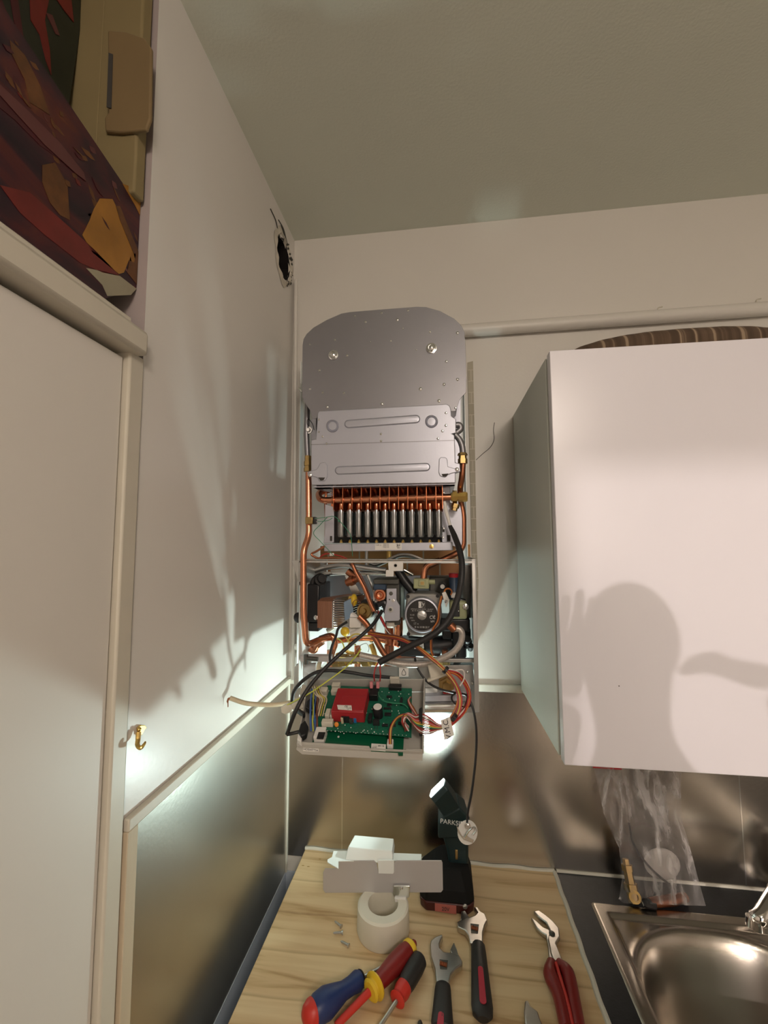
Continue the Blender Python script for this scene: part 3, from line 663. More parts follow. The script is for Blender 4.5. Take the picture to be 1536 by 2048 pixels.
w = mb(); w.tube(P3([(652, 985), (651, 1010), (652, 1040), (651, 1085)], -.21), .003, 8); w.build('pilot_tube', M['copper_dull'], bo)
w = mb(); w.tube(P3([(650, 1092), (632, 1103), (623, 1108), (628, 1113), (640, 1117), (665, 1116), (690, 1118)], -.255), .0022, 8); w.build('sensing_tube', M['copper_dull'], bo)
w = mb(); w.tube(P3([(637, 1117), (650, 1108), (668, 1109), (688, 1115), (702, 1124)], -.25), .0013, 6); w.build('red_wire', M['w_red'], bo)
plate('cable_tag', [(659, 1106), (668, 1106), (668, 1112), (659, 1112)], -.254, .001, M['white'])

# side pipes
w = mb(); w.tube(P3([(615, 800), (613, 870), (615, 915)], -.20), .006, 12, smooth=False); w.build('silver_pipe', M['grey_metal'], bo)
w = mb(); w.lathe(at(616, 912, -.235), (0, 0, -1), [(0, .0075), (.012, .0075), (.012, .009), (.021, .009), (.021, .0075), (.026, .0075), (.026, .0092), (.034, .0092), (.034, .006)], 6); w.build('brass_nut', M['brass_old'], bo)
w = mb(); w.bend([at(617, 945, -.238), at(618, 1072, -.25), at(607, 1100, -.265), at(607, 1225, -.27), at(612, 1291, -.27), at(645, 1277, -.23), at(665, 1275, -.2)], .0064, 16, .016)
cpL = w.build('copper_pipe', M['copper'], bo)
mb().box((at(611, 1034, -.26).x, -.262, at(611, 1048, -.26).z), (at(626, 1034, -.26).x, -.246, at(611, 1034, -.26).z)).build('sensor_clip', M['brass_old'], cpL, bevel=.001)
mb().box((at(626, 1035, -.262).x, -.262, at(611, 1048, -.26).z), (at(631, 1034, -.26).x, -.248, at(611, 1034, -.26).z)).build('sensor_connector', M['black'], cpL, bevel=.001)
for y_ in (1038, 1044):
    mb().tube(P3([(630, y_), (645, y_-2), (660, y_-3)], -.256), .0006, 5).build('sensor_wire', M['w_wh'], cpL)
w = mb(); w.tube(P3([(905, 852), (918, 850), (921, 858), (912, 866)], -.235), .0065, 12); w.build('silver_pipe', M['grey_metal'], bo)
w = mb(); w.tube(P3([(908, 868), (918, 878), (924, 892), (926, 908)], -.24), .0062, 12); w.build('silver_pipe', M['grey_metal'], bo)
w = mb(); w.lathe(at(925, 906, -.24), (0, 0, -1), [(0, .0085), (.005, .0105), (.006, .008), (.012, .008), (.012, .0095), (.022, .0095), (.022, .007)], 6); w.build('brass_nut', M['brass_old'], bo)
w = mb(); w.bend([at(926, 925, -.238), at(924, 955, -.235), at(920, 975, -.22), at(921, 1000, -.20), at(927, 1030, -.20), at(927, 1100, -.20), at(890, 1118, -.20), at(850, 1135, -.20), at(848, 1160, -.20)], .0060, 14, .02); w.build('copper_pipe', M['copper_dull'], bo)
w = mb(); w.bend([at(880, 1121, -.205), at(850, 1131, -.205), at(847, 1158, -.205)], .0066, 14, .015); w.build('copper_elbow', M['copper'], bo)

# ---- lower frame
xsp = at(599, 1250, -.255).x
mb().box((xsp-.0015, -.255, 1.418), (xsp, -.04, 1.668)).build('added_shade_sheet', M['glassy'], bo, smooth=0)  # sheet added to block the work light from the upper left wall
def rail(name, p, q, h, d, y, mat):
    w = mb(); a, b = at(*p, y), at(*q, y); w.prism([a, b, b+V((0, 0, -h)), a+V((0, 0, -h))], (0, d, 0)); return w.build(name, M[mat], bo, bevel=.0008)
rail('frame_top_rail', (598, 1118), (951, 1119), .0022, .022, -.262, 'galv')
rail('frame_top_lip', (598, 1121), (951, 1122), .0045, .0015, -.262, 'galv')
plate('frame_corner_bracket', [(583, 1121), (602, 1120), (602, 1164), (596, 1164)], -.262, .002, M['galv'])
w = mb(); a = at(952, 1118, -.262); zb_ = at(957, 1424, -.262).z
w.box((a.x-.002, -.262, zb_), (a.x, -.04, a.z)); w.box((a.x-.008, -.262, zb_), (a.x, -.2605, a.z)); w.build('frame_side_panel', M['galv'], bo, bevel=.0005)
xL2 = at(597, 1130, -.262).x
w = mb(); w.box((xL2, -.262, at(600, 1390, -.262).z), (xL2+.002, -.04, at(600, 1120, -.262).z)); 
mb().prism([V((xL2, -.262, at(0, 1120, -.262).z)), V((xL2, -.262, at(0, 1165, -.262).z)), V((xL2, -.05, at(0, 1150, -.05).z)), V((xL2, -.05, at(0, 1120, -.262).z))], (.002, 0, 0)).build('frame_side_panel', M['galv'], bo)
plate('frame_back_panel', [(620, 1145), (700, 1142), (706, 1150), (752, 1150), (770, 1152), (770, 1215), (620, 1262)], -.075, .002, M['grey_metal'])
plate('frame_back_panel', [(770, 1152), (925, 1150), (925, 1200), (770, 1200)], -.075, .002, M['grey_metal'])
rail('cross_rail', (640, 1316), (950, 1318), .007, .01, -.24, 'galv')
rail('cross_rail', (600, 1312), (662, 1313), .011, .02, -.255, 'plate_grey')
rail('cross_rail', (870, 1328), (948, 1330), .010, .02, -.15, 'dark_metal')
fb = plate('connection_plate', [(632, 1335), (945, 1330), (957, 1425), (846, 1428), (846, 1372), (640, 1372)], -.225, .002, M['galv'], bevel=.0006)
plate('plate_fold', [(846, 1392), (930, 1390), (931, 1402), (846, 1404)], -.245, .02, M['cover'], fb)
w = mb(); w.tube(P3([(846, 1414), (932, 1412)], -.232), .0125, 16, smooth=False); w.build('steel_tube', M['bright'], bo)
mb().box((at(846, 1375, -.228).x, -.228, at(846, 1391, -.228).z), (at(875, 1391, -.228).x, -.2265, at(846, 1376, -.228).z)).build('rating_sticker', M['white'], fb)
mb().lathe(at(893, 1367, -.228), (0, -1, 0), [(0, .017), (.006, .017), (.006, .014), (.012, .014), (.012, .009), (.018, .008), (.018, .004), (.016, 0)], 6).build('brass_union', M['brass_old'], bo)
mb().box((at(886, 1383, -.23).x, -.235, at(886, 1394, -.23).z), (at(902, 1383, -.23).x, -.225, at(886, 1383, -.23).z)).build('red_cap', M['red'], bo, bevel=.002)
for px, py in ((935, 1344), (945, 1366), (940, 1380)): screw(px, py, 3, -.2265, fb)
# white marked plate with a drop sign
dp = plate('pressure_sign', [(798, 1333), (817, 1333), (817, 1353), (798, 1354)], -.247, .001, M['white'])
w = mb(); w.tube(P3([(807.5, 1338), (804, 1345), (804.5, 1350), (810.5, 1350), (811, 1345), (807.5, 1338)], -.2475), .0005, 5); w.build('drop_mark', M['ink'], dp)

# lower connections: brass and copper stubs, valves
stubs = [(660, 1300, 1372, 'copper', 'brass_old'), (715, 1292, 1372, 'copper', 'brass'), (775, 1290, 1360, 'copper_dull', 'brass'), (827, 1318, 1372, 'copper_dull', 'brass_old'), (890, 1300, 1335, 'copper_dull', 'brass_old')]
for px, y0_, y1_, m1, m2 in stubs:
    a, b = at(px, y0_, -.19), at(px, y1_, -.19)
    s_ = mb().tube([a, b], .0068, 14, smooth=False).build('copper_stub', M[m1], bo)
    c_ = a*.35+b*.65; mb().lathe(c_, (0, 0, -1), [(-.004, .0105), (.009, .0105), (.009, .013), (.022, .013), (.022, .010)], 6).build('brass_nut', M[m2], s_)
for px, py, r in ((690, 1320, .013), (712, 1318, .010), (735, 1322, .012), (676, 1326, .010)):
    mb().lathe(at(px, py, -.20), (.9, -.3, .1), [(-.016, r*.6), (-.010, r*.6), (-.010, r), (.006, r), (.006, r*.75), (.016, r*.7), (.016, 0)], 8).build('brass_valve', M['brass_old'], bo)
# left isolation valve, light grey
w = mb(); w.tube(P3([(607, 1325), (612, 1345), (622, 1362), (640, 1372)], -.21), [.016, .018, .014, .009], 14); w.tube(P3([(602, 1338), (634, 1336)], -.215), .012, 12); w.build('isolation_valve', M['plate_grey'], bo)
plate('valve_bracket', [(588, 1334), (598, 1328), (602, 1350), (603, 1372), (598, 1396), (584, 1402), (587, 1370)], -.225, .002, M['galv'])
w = mb(); w.tube(P3([(612, 1316), (636, 1318)], -.262), .004, 10); w.tube(P3([(612, 1309), (612, 1328)], -.262), .0045, 10); w.build('tap_key', M['dark_metal'], bo)
w = mb(); w.tube(P3([(641, 1320), (637, 1335), (637, 1350)], -.235), .0045, 10); w.build('flex_tube', M['w_cr'], bo)

# grey gas pipe under the top rail, loops of grey hose behind
w = mb(); w.bend([at(617, 1175, -.15), at(622, 1143, -.15), at(650, 1135, -.15), at(690, 1130, -.16), at(772, 1141, -.16)], .0062, 14, .02); w.build('grey_pipe', M['galv'], bo)
w = mb(); w.bend([at(625, 1150, -.12), at(690, 1146, -.12), at(772, 1146, -.12)], .0055, 12, .02); w.build('grey_pipe', M['bright'], bo)
for y_, m_ in ((0, 'hose'), (4, 'dark_metal')):
    mb().tube(P3([(738, 1124+y_), (752, 1128+y_), (780, 1117+y_), (800, 1109+y_), (822, 1110+y_), (850, 1121+y_)], -.10), .003, 10).build('grey_hose', M[m_], bo)
w = mb(); w.tube(P3([(733, 1100), (733, 1130)], -.06), .004, 10, smooth=False); w.build('thin_pipe', M['galv'], bo)
w = mb(); w.tube(P3([(778, 1098), (778, 1130)], -.08), .006, 10, smooth=False); w.build('thin_pipe', M['brass'], bo)

# black plastic hydraulic block, left
w = mb(); w.box((at(614, 1170, -.20).x, -.205, at(614, 1244, -.2).z), (at(640, 1170, -.2).x, -.11, at(614, 1168, -.2).z)); w.box((at(618, 1244, -.19).x, -.195, at(614, 1262, -.19).z), (at(640, 1170, -.19).x, -.11, at(614, 1243, -.19).z))
hb_ = w.build('hydraulic_block', M['black'], bo, bevel=.003)
mb().lathe(at(640, 1160, -.20), (.5, -.8, .25), [(-.01, .010), (.0, .013), (.006, .013), (.008, .009), (.018, .009), (.018, .005)], 12).build('block_port', M['black'], hb_)
mb().tube(P3([(624, 1170), (628, 1160), (640, 1152), (652, 1158)], -.19), .006, 10).build('block_hose', M['rubber'], hb_)
mb().lathe(at(601, 1234, -.2), (-.3, -1, 0), [(0, .011), (.01, .011), (.012, .008)], 14).build('block_knob', M['black'], hb_)
mb().lathe(at(632, 1235, -.21), (0, -1, 0), [(0, .005), (.002, .005), (.003, .002)], 8).build('screw', M['bright'], hb_)
# plate heat exchanger
Lz0, Lz1 = at(640, 1255, -.23).z, at(640, 1196, -.23).z
xa, xb = at(635, 1220, -.235).x, at(664, 1220, -.235).x
dv = V((.052, .075, 0))
hx = None
n = 13
for i in range(n):
    x0 = xa+(xb-xa)*i/n; x1 = x0+(xb-xa)/n*.72; dz = .0015*(i-n/2)/n
    w = mb(); w.prism([V((x0, -.235, Lz0)), V((x0, -.235, Lz1-.006)), V((x0+.006, -.227, Lz1)), V((x0, -.235, 0))+V((dv.x, dv.y, Lz1+.002)), V((x0, -.235, 0))+V((dv.x, dv.y, Lz0))], (x1-x0, 0, 0))
    o = w.build('plate_heat_exchanger' if hx is None else 'exchanger_plate', M['brickp'], bo if hx is None else hx, smooth=0)
    if hx is None: hx = o
w = mb(); w.prism([V((xa, -.233, Lz0+.004)), V((xa, -.233, Lz1-.008)), V((xa+.01+dv.x*.9, -.233+dv.y*.9, Lz1)), V((xa+dv.x*.9, -.233+dv.y*.9, Lz0+.004))], (xb-xa, 0, 0)); w.build('exchanger_core', M['brickp'], hx, smooth=0)
e0 = V((xb, -.2345, 0)); nrm = V((dv.y, -dv.x, 0)).normalized()
w = mb(); w.prism([e0+V((0, 0, Lz0)), e0+V((0, 0, Lz1-.006)), e0+V((.006, .008, Lz1)), e0+V((dv.x, dv.y, Lz1+.002)), e0+V((dv.x, dv.y, Lz0))], nrm*.003)
ep = w.build('exchanger_end_plate', M['bright'], hx, smooth=0)
for s0, s1, dz in ((.02, .36, -.004), (.62, .97, .004)):
    w = mb()
    for i in range(13):
        z = Lz0+(Lz1-Lz0)*(i+.5)/13
        A = e0+dv*s0+nrm*.003+V((0, 0, z)); B = e0+dv*s1+nrm*.003+V((0, 0, z+dz)); w.tube([A, B], .0014, 6, smooth=False)
    w.build('pressed_ripples', M['bright'], hx)
w = mb(); w.prism([e0+dv*.36+nrm*.0035+V((0, 0, Lz0+.012)), e0+dv*.33+nrm*.0035+V((0, 0, Lz1-.010)), e0+dv*.60+nrm*.0035+V((0, 0, Lz1-.004)), e0+dv*.62+nrm*.0035+V((0, 0, Lz0+.016))], nrm*.001)
w.build('blue_grey_sticker', pbr('pale_blue_label', (.28, .40, .55), .35), hx, smooth=0)
# angled galvanised plate behind
plate('angled_plate', [(688, 1148), (702, 1152), (730, 1200), (716, 1210), (700, 1180)], -.12, .002, M['bright'])
plate('light_bracket', [(660, 1140), (705, 1136), (720, 1142), (700, 1150), (664, 1148)], -.13, .002, M['glassy'])

# copper / brass fittings in the centre left
def pip(pts, y, r, m='copper', name='copper_tube', n=12): return mb().tube(P3(pts, y), r, n).build(name, M[m], bo)
pip([(695, 1142), (708, 1152), (716, 1158)], -.2, .008, 'copper_dull')
mb().lathe(at(703, 1162, -.21), (.9, -.2, .35), [(-.012, .008), (-.004, .008), (-.004, .010), (.006, .010), (.006, .007), (.016, .007)], 10).build('copper_tee', M['copper_dull'], bo)
pip([(704, 1126), (712, 1145), (728, 1175), (740, 1205), (748, 1222)], -.245, .0042, 'copper_dull', 'thin_copper_tube')
pip([(700, 1128), (720, 1150), (736, 1185), (744, 1212), (752, 1226)], -.24, .0022, 'w_br', 'brown_wire')
yc = at(708, 1200, -.19); mb().sph(yc, .012, (.6, .8, 1.1), 14, 10).build('yellow_cap', M['yellow'], bo)
mb().tube(P3([(706, 1215), (706, 1205), (712, 1200), (719, 1203), (722, 1208)], -.215), .0008, 6).build('thin_wire', M['w_br'], bo)
w = mb(); w.lathe(at(728, 1222, -.205), (-.25, -1, .1), [(-.01, .017), (.0, .017), (.002, .015), (.002, .012), (-.001, .011), (-.001, .006), (.004, .005), (.004, 0)], 22); w.build('motor_valve_head', M['brass_old'], bo)
w = mb(); w.lathe(at(733, 1217, -.195), (-.25, -1, .1), [(-.02, .020), (-.002, .020), (-.002, .017)], 20); w.build('black_collar', M['black'], bo)
pip([(718, 1232), (735, 1250), (752, 1280), (772, 1312), (790, 1318)], -.215, .0062, 'copper_dull')
pip([(640, 1278), (662, 1272), (670, 1285), (664, 1305), (660, 1325)], -.205, .0068, 'copper')
pip([(672, 1282), (700, 1278), (740, 1276), (780, 1283), (800, 1290)], -.16, .0065, 'copper')
pip([(620, 1296), (628, 1300), (634, 1290), (645, 1282)], -.19, .008, 'copper')
pip([(797, 1235), (797, 1262), (794, 1290)], -.17, .0095, 'copper')
pip([(778, 1252), (779, 1290), (777, 1330)], -.16, .010, 'copper_dull')
pip([(780, 1316), (820, 1312), (850, 1316), (880, 1322)], -.175, .0062, 'copper_dull')
mb().sph(at(690, 1263, -.23), .0095, (1, .8, 1.0), 16, 12).build('yellow_knob', M['yellow'], bo)
w = mb(); random.seed(5)
w.tube(P3([(700, 1230), (722, 1245), (700, 1262)], -.19), .009, 10); w.box(at(712, 1244, -.2)-V((.012, .01, .01)), at(712, 1244, -.2)+V((.012, .02, .01)))
w.tube(P3([(690, 1250), (712, 1256), (736, 1262)], -.18), .008, 10); w.tube(P3([(702, 1270), (720, 1262), (735, 1250)], -.2), .007, 10)
w.build('flow_turbine', M['white'], bo, bevel=.001)
for pts, m_ in (([(700, 1285), (692, 1300), (672, 1310)], 'brass'), ([(690, 1272), (700, 1285), (712, 1290)], 'w_ye'), ([(674, 1276), (684, 1284), (690, 1300)], 'w_yg'), ([(694, 1285), (700, 1275), (712, 1268), (740, 1272), (770, 1270)], 'w_ye')):
    mb().tube(P3(pts, -.225), .0028 if m_ == 'brass' else .0014, 8).build('yellow_tube', M[m_], bo)


# more tubes and fittings low in the frame, lit by the work light
for pts, y, rr_, m_ in (([(742, 1288), (748, 1304), (752, 1330)], -.14, .006, 'brass'), ([(812, 1276), (818, 1300), (816, 1325)], -.13, .006, 'copper'), ([(686, 1296), (700, 1306), (724, 1308)], -.17, .004, 'brass'),
                        ([(735, 1150), (750, 1190), (752, 1240), (742, 1284)], -.12, .005, 'bright'), ([(655, 1262), (690, 1240), (716, 1250)], -.15, .006, 'cream')):
    mb().tube(P3(pts, y), rr_, 10).build('fitting_tube', M[m_], bo)
for px, py, y in ((748, 1316, -.14), (817, 1312, -.13)):
    mb().lathe(at(px, py, y), (0, 0, -1), [(-.006, .010), (.006, .010)], 6).build('brass_nut', M['brass'], bo)
# gas valve
gv = mb().box((at(771, 1160, -.19).x, -.20, at(771, 1250, -.2).z), (at(800, 1160, -.19).x, -.14, at(771, 1158, -.2).z)).build('gas_valve', M['dark_metal'], bo, bevel=.002)
mb().prism(P3([(773, 1177), (793, 1177), (793, 1200), (800, 1212), (800, 1238), (797, 1242), (770, 1242), (768, 1236), (769, 1222), (773, 1205)], -.222), (0, .003, 0)).build('valve_plate', M['cover'], gv, bevel=.001)
for px, py, r, m_ in ((782, 1187, 4, 'dark_metal'), (779, 1199, 1.4, 'dark_metal'), (786, 1201, 3.2, 'bright'), (781, 1219, 6, 'galv'), (781, 1219, 3, 'dark_metal')):
    mb().lathe(at(px, py, -.2222 - (.001 if (px, r) == (781, 3) else 0)), (0, -1, 0), [(0, r*.001), (.0008, r*.001), (.001, r*.0007), (.001, 0)], 14).build('screw', M[m_], gv)
mb().box((at(747, 1167, -.21).x, -.21, at(747, 1180, -.21).z), (at(772, 1167, -.21).x, -.18, at(747, 1168, -.21).z)).build('blue_coil_top', M['darkblue'], gv, bevel=.002)
mb().lathe(at(760, 1190, -.205), (0, -1, 0), [(-.012, .0125), (.004, .0125), (.004, .009), (.002, .008), (.004, .006), (.004, .003), (.002, .0), ], 22).build('solenoid_coil', M['copper'], gv)
w = mb(); w.box((at(747, 1180, -.2).x, -.205, at(747, 1204, -.2).z), (at(750, 1167, -.2).x, -.18, at(747, 1180, -.2).z)); w.box((at(747, 1201, -.2).x, -.205, at(747, 1204, -.2).z), (at(772, 1167, -.2).x, -.18, at(747, 1201, -.2).z)); w.build('coil_bracket', M['bright'], gv)
mb().tube(P3([(757, 1210), (770, 1206), (775, 1225)], -.205), .008, 10).build('valve_plug', M['black'], gv)
mb().lathe(at(782, 1243, -.19), (0, 0, -1), [(0, .013), (.008, .013), (.012, .009)], 14).build('valve_foot', M['cream'], gv)
mb().box((at(748, 1158, -.2).x, -.21, at(748, 1168, -.2).z), (at(799, 1158, -.2).x, -.15, at(748, 1157, -.2).z)).build('valve_head', M['dark_metal'], gv, bevel=.002)
wb = plate('rail_block', [(776, 1123), (806, 1123), (806, 1142), (787, 1142), (787, 1153), (771, 1153), (772, 1140), (777, 1140)], -.267, .006, M['white'], bevel=.0008)
mb().lathe(at(791, 1131, -.268), (0, -1, 0), [(0, .0032), (.0006, .0032), (.0006, .002), (0, .0018), (0, 0)], 14).build('block_hole', M['dark_metal'], wb)
mb().tube(P3([(796, 1140), (808, 1160), (828, 1185)], -.19), .010, 12).build('black_duct', M['black'], bo)
mb().tube(P3([(808, 1140), (826, 1150)], -.17), .0035, 10, smooth=False).build('thin_rod', M['bright'], bo)
mb().box((at(801, 1173, -.16).x, -.165, at(801, 1240, -.16).z), (at(809, 1173, -.16).x, -.15, at(801, 1173, -.16).z)).build('pale_strut', pbr('pale_teal_metal', (.35, .48, .48), .3, .5), bo, bevel=.001)

# pump
pc = at(844, 1230, -.225)
w = mb(); w.prism(P3([(812, 1188), (822, 1186), (868, 1187), (880, 1190), (881, 1200), (884, 1230), (878, 1262), (879, 1272), (864, 1272), (844, 1274), (826, 1273), (812, 1272), (816, 1262), (808, 1232), (812, 1200)], -.205), (0, .06, 0))
pu = w.build('pump', M['pumpgrey'], bo, bevel=.004, seg=3)
mb().lathe(V((pc.x, -.205, pc.z)), (0, -1, 0), [(0, .036), (.018, .036), (.022, .034), (.0225, .0315), (.019, .031)], 48).build('pump_bezel', M['cover'], pu)
pf = mb().lathe(V((pc.x, -.2245, pc.z)), (0, -1, 0), [(0, .0313), (.0006, .0313)], 48).build('pump_label', M['label_black'], pu)
mb().lathe(V((pc.x, -.2252, pc.z)), (0, -1, 0), [(0, .0098), (.0035, .0095), (.0045, .008), (.0045, 0)], 24).build('vent_screw', M['galv'], pu)
sc_ = V((pc.x, -.2305, pc.z)); mb().prism([sc_+V((-.0075, 0, .0022)), sc_+V((-.007, 0, .0036)), sc_+V((.0075, 0, -.0022)), sc_+V((.007, 0, -.0036))], (0, .0008, 0)).build('screw_slot', M['inkw'], pu)
for px, py in ((816, 1193), (875, 1192), (817, 1268), (874, 1268)):
    mb().lathe(at(px, py, -.2055), (0, -1, 0), [(0, .0036), (.001, .0036), (.001, 0)], 12).build('bolt_hole', M['black'], pu)
def lab(s, px, py, size, m='inkw'): return text(s, size, at(px, py, -.2254), (1, 0, 0), (0, 0, 1), M[m], pu, ext=.0001)
w = mb(); a = at(843.5, 1209.5, -.2254); w.box((a.x-.0065, a.y, a.z-.0062), (a.x-.001, a.y+.0002, a.z+.0062)); w.build('logo_panel', M['inkw'], pu, smooth=0)
w = mb(); 
for q0, q1 in (((-.0065, -.0065), (.0065, -.0062)), ((-.0065, .0062), (.0065, .0065)), ((.0062, -.0065), (.0065, .0065))): w.box((a.x+q0[0], a.y, a.z+q0[1]), (a.x+q1[0], a.y+.0002, a.z+q1[1]))
w.tube([a+V((-.001+.0045*math.cos(t/2), -.0002, .0048*math.sin(t/2))) for t in range(13)], .0007, 5)
w.build('logo', M['galv'], pu, smooth=0); lab('V', 846.5, 1210, .009)
for py, s in ((1218.5, 'GFNYLE 15-60 HU230   CLASS P'), (1222, '00  P1 75W 0.33A   15000 4A')): lab(s, 844, py, .0033, 'galv')
lab('C€', 865, 1235, .009); lab('1.5', 867, 1232, .005, 'galv'); lab('kM', 865, 1243, .006); lab('17 n', 832, 1247.5, .006, 'galv')
lab('8 16 10 00 22 7', 844, 1254.5, .0046); lab('15-50', 824, 1230, .004, 'galv'); lab('230V', 823, 1236, .0036, 'galv'); lab('50Hz', 826, 1241, .0036, 'galv')
# pump body below and hydraulics
w = mb(); w.tube(P3([(818, 1292), (880, 1292), (905, 1288)], -.16), .022, 16, smooth=False)
pb_ = w.build('pump_volute', M['black'], bo)
mb().box((at(800, 1280, -.19).x, -.195, at(800, 1313, -.19).z), (at(850, 1280, -.19).x, -.14, at(800, 1279, -.19).z)).build('volute_block', M['black'], pb_, bevel=.004)
mb().prism(P3([(834, 1284), (847, 1283), (848, 1297), (828, 1298)], -.1965), (0, .0006, 0)).build('volute_label', M['paper'], pb_, smooth=0)
text('24H10', .0045, at(840, 1286, -.1969), (1, 0, 0), (0, 0, 1), M['ink'], pb_); text('00412', .0045, at(839, 1294, -.1969), (1, 0, 0), (0, 0, 1), M['ink'], pb_)
w = mb(); w.box((at(880, 1238, -.2).x, -.205, at(880, 1262, -.2).z), (at(940, 1238, -.2).x, -.13, at(880, 1236, -.2).z)); w.box((at(905, 1258, -.19).x, -.19, at(905, 1298, -.19).z), (at(942, 1238, -.2).x, -.12, at(905, 1256, -.19).z))
w.box((at(884, 1262, -.18).x, -.18, at(905, 1280, -.18).z), (at(906, 1238, -.2).x, -.12, at(905, 1256, -.18).z))
w.build('hydraulic_block', M['black'], bo, bevel=.004, seg=3)
for px, py, r, h in ((934, 1285, .010, .05), (926, 1305, .007, .03), (905, 1310, .006, .02), (941, 1294, .006, .02)):
    mb().lathe(at(px, py, -.19), (0, -.6, .4) if px > 930 else (0, 0, -1), [(-.01, r), (.008, r), (.008, r*.8), (h*.4, r*.75), (h*.4, 0)], 12).build('hydraulic_port', M['black'], bo)
mb().tube(P3([(919, 1295), (918, 1315), (912, 1332)], -.195), .007, 12).build('drain_hose', M['rubber'], bo)
# flow switches and cap
fs = mb().box((at(827, 1157, -.21).x, -.215, at(827, 1177, -.21).z), (at(858, 1157, -.21).x, -.18, at(827, 1157, -.21).z)).build('flow_switch', M['green_plastic'], bo, bevel=.002)
w = mb(); w.box((at(837, 1160, -.218).x, -.219, at(837, 1172, -.218).z), (at(851, 1160, -.218).x, -.214, at(837, 1160, -.218).z)); w.build('switch_socket', M['green_plastic'], fs, bevel=.001)
mb().box((at(841, 1163, -.2195).x, -.2198, at(841, 1169.5, -.218).z), (at(848, 1163, -.2195).x, -.2188, at(841, 1163, -.218).z)).build('socket_hole', M['brass_old'], fs, smooth=0)
w = mb(); w.tube(P3([(857, 1164), (870, 1164)], -.20), .005, 10, smooth=False); w.build('switch_neck', M['green_plastic'], fs)
w = mb(); w.box((at(858, 1155, -.14).x, -.145, at(858, 1195, -.14).z), (at(900, 1155, -.14).x, -.10, at(858, 1153, -.14).z)); w.build('air_separator', M['dark_metal'], bo, bevel=.003)
mb().lathe(at(885, 1173, -.19), (0, -1, 0), [(-.03, .0078), (.004, .0078), (.005, .006), (.003, .0055)], 20).build('sensor_port', M['black'], bo)
mb().lathe(at(885, 1173, -.193), (0, -1, 0), [(0, .0048), (.002, .0046), (.002, .0018), (.001, .0)], 16).build('sensor_tip', M['white'], bo)
av = mb().lathe(at(907, 1150, -.18), (0, 0, -1), [(0, .0095), (.045, .0095), (.05, .012)], 20).build('air_vent', M['darkblue'], bo)
mb().lathe(at(907, 1147, -.18), (0, 0, -1), [(-.001, .0085), (0, .010), (.007, .010), (.008, .0095)], 20).build('vent_cap', M['red'], av)
fs2 = mb().box((at(899, 1203, -.21).x, -.215, at(899, 1238, -.21).z), (at(934, 1203, -.21).x, -.16, at(899, 1201, -.21).z)).build('flow_sensor', M['green_plastic'], bo, bevel=.006, seg=3)
mb().box((at(906, 1206, -.217).x, -.219, at(906, 1233, -.217).z), (at(919, 1206, -.217).x, -.212, at(906, 1205, -.217).z)).build('sensor_socket', M['black'], fs2, bevel=.001)
w = mb()
for px, py in ((908.5, 1222), (917, 1222), (912, 1211)): w.sph(at(px, py, -.2195), .0012, n=6, m=4)
w.build('contact_pins', M['bright'], fs2)
mb().box((at(902, 1188, -.21).x, -.21, at(902, 1196, -.21).z), (at(922, 1188, -.21).x, -.19, at(902, 1186, -.21).z)).build('sensor_plug', M['white'], bo, bevel=.001)
mb().tube(P3([(905, 1198), (916, 1200), (930, 1204)], -.20), .006, 10).build('black_plug', M['black'], bo)
mb().lathe(at(931, 1213, -.215), (0, -1, 0), [(0, .006), (.004, .006), (.005, .003), (.005, 0)], 10).build('bright_bolt', M['bright'], bo)
mb().tube(P3([(931, 1130), (932, 1235)], -.13), .011, 18, smooth=False).build('grey_vessel_pipe', M['plate_grey'], bo)
tg = mb().prism(P3([(884, 1186), (891, 1183), (899, 1200), (892, 1216)], -.235), (0, .0006, 0)).build('cable_flag', M['paper'], bo, smooth=0)
text('45', .007, at(892, 1203, -.2355), (.45, 0, .9), (-.9, 0, .45), M['ink'], tg)
mb().tube(P3([(888, 1184), (892, 1178), (900, 1178), (904, 1184), (901, 1190)], -.23), .0016, 6).build('orange_wire', M['w_or'], bo)
mb().tube(P3([(883, 1192), (878, 1215), (876, 1240), (866, 1258), (862, 1275), (862, 1300), (866, 1312)], -.232), .0018, 6).build('orange_wire', M['w_or'], bo)
mb().tube(P3([(885, 1192), (880, 1216), (878, 1240), (868, 1258), (864, 1275), (864, 1300), (868, 1312)], -.232), .0016, 6).build('brown_wire', M['w_br'], bo)

# braided hose and conduit
w = mb(); w.tube(P3([(905, 1258), (918, 1258), (924, 1268), (920, 1288), (903, 1307), (870, 1322), (835, 1329), (795, 1327), (755, 1318), (720, 1310)], -.25), .0062, 14); w.build('braided_hose', M['hose'], bo)
mb().lathe(at(903, 1253, -.25), (.6, 0, -.6), [(-.004, .008), (.008, .008), (.010, .0065)], 14).build('hose_ferrule', M['copper_dull'], bo)
w = mb(); w.tube([at(900, 1052, -.235), at(909, 1072, -.25), at(919, 1100, -.275), at(924, 1130, -.29), at(922, 1165, -.30), at(914, 1200, -.30), at(898, 1238, -.305), at(868, 1268, -.31), at(825, 1290, -.31), at(790, 1308, -.31), at(758, 1325, -.31)], [.0042]+[.0058]*10, 14)
cd_ = w.build('black_conduit', M['rubber'], bo)
mb().tube([at(889, 1003, -.235), at(892, 1022, -.237), at(897, 1040, -.238), at(901, 1054, -.235)], [.0028, .004, .0034, .0034], 10).build('ignition_lead', M['white'], cd_)
mb().tube([at(757, 1324, -.31), at(751, 1336, -.312), at(748, 1350, -.31), at(749, 1362, -.30)], .0013, 8).build('red_lead', M['w_red'], cd_)
mb().tube([at(762, 1324, -.31), at(760, 1336, -.312), at(761, 1350, -.31), at(760, 1362, -.30)], .0013, 8).build('red_lead', M['w_red'], cd_)
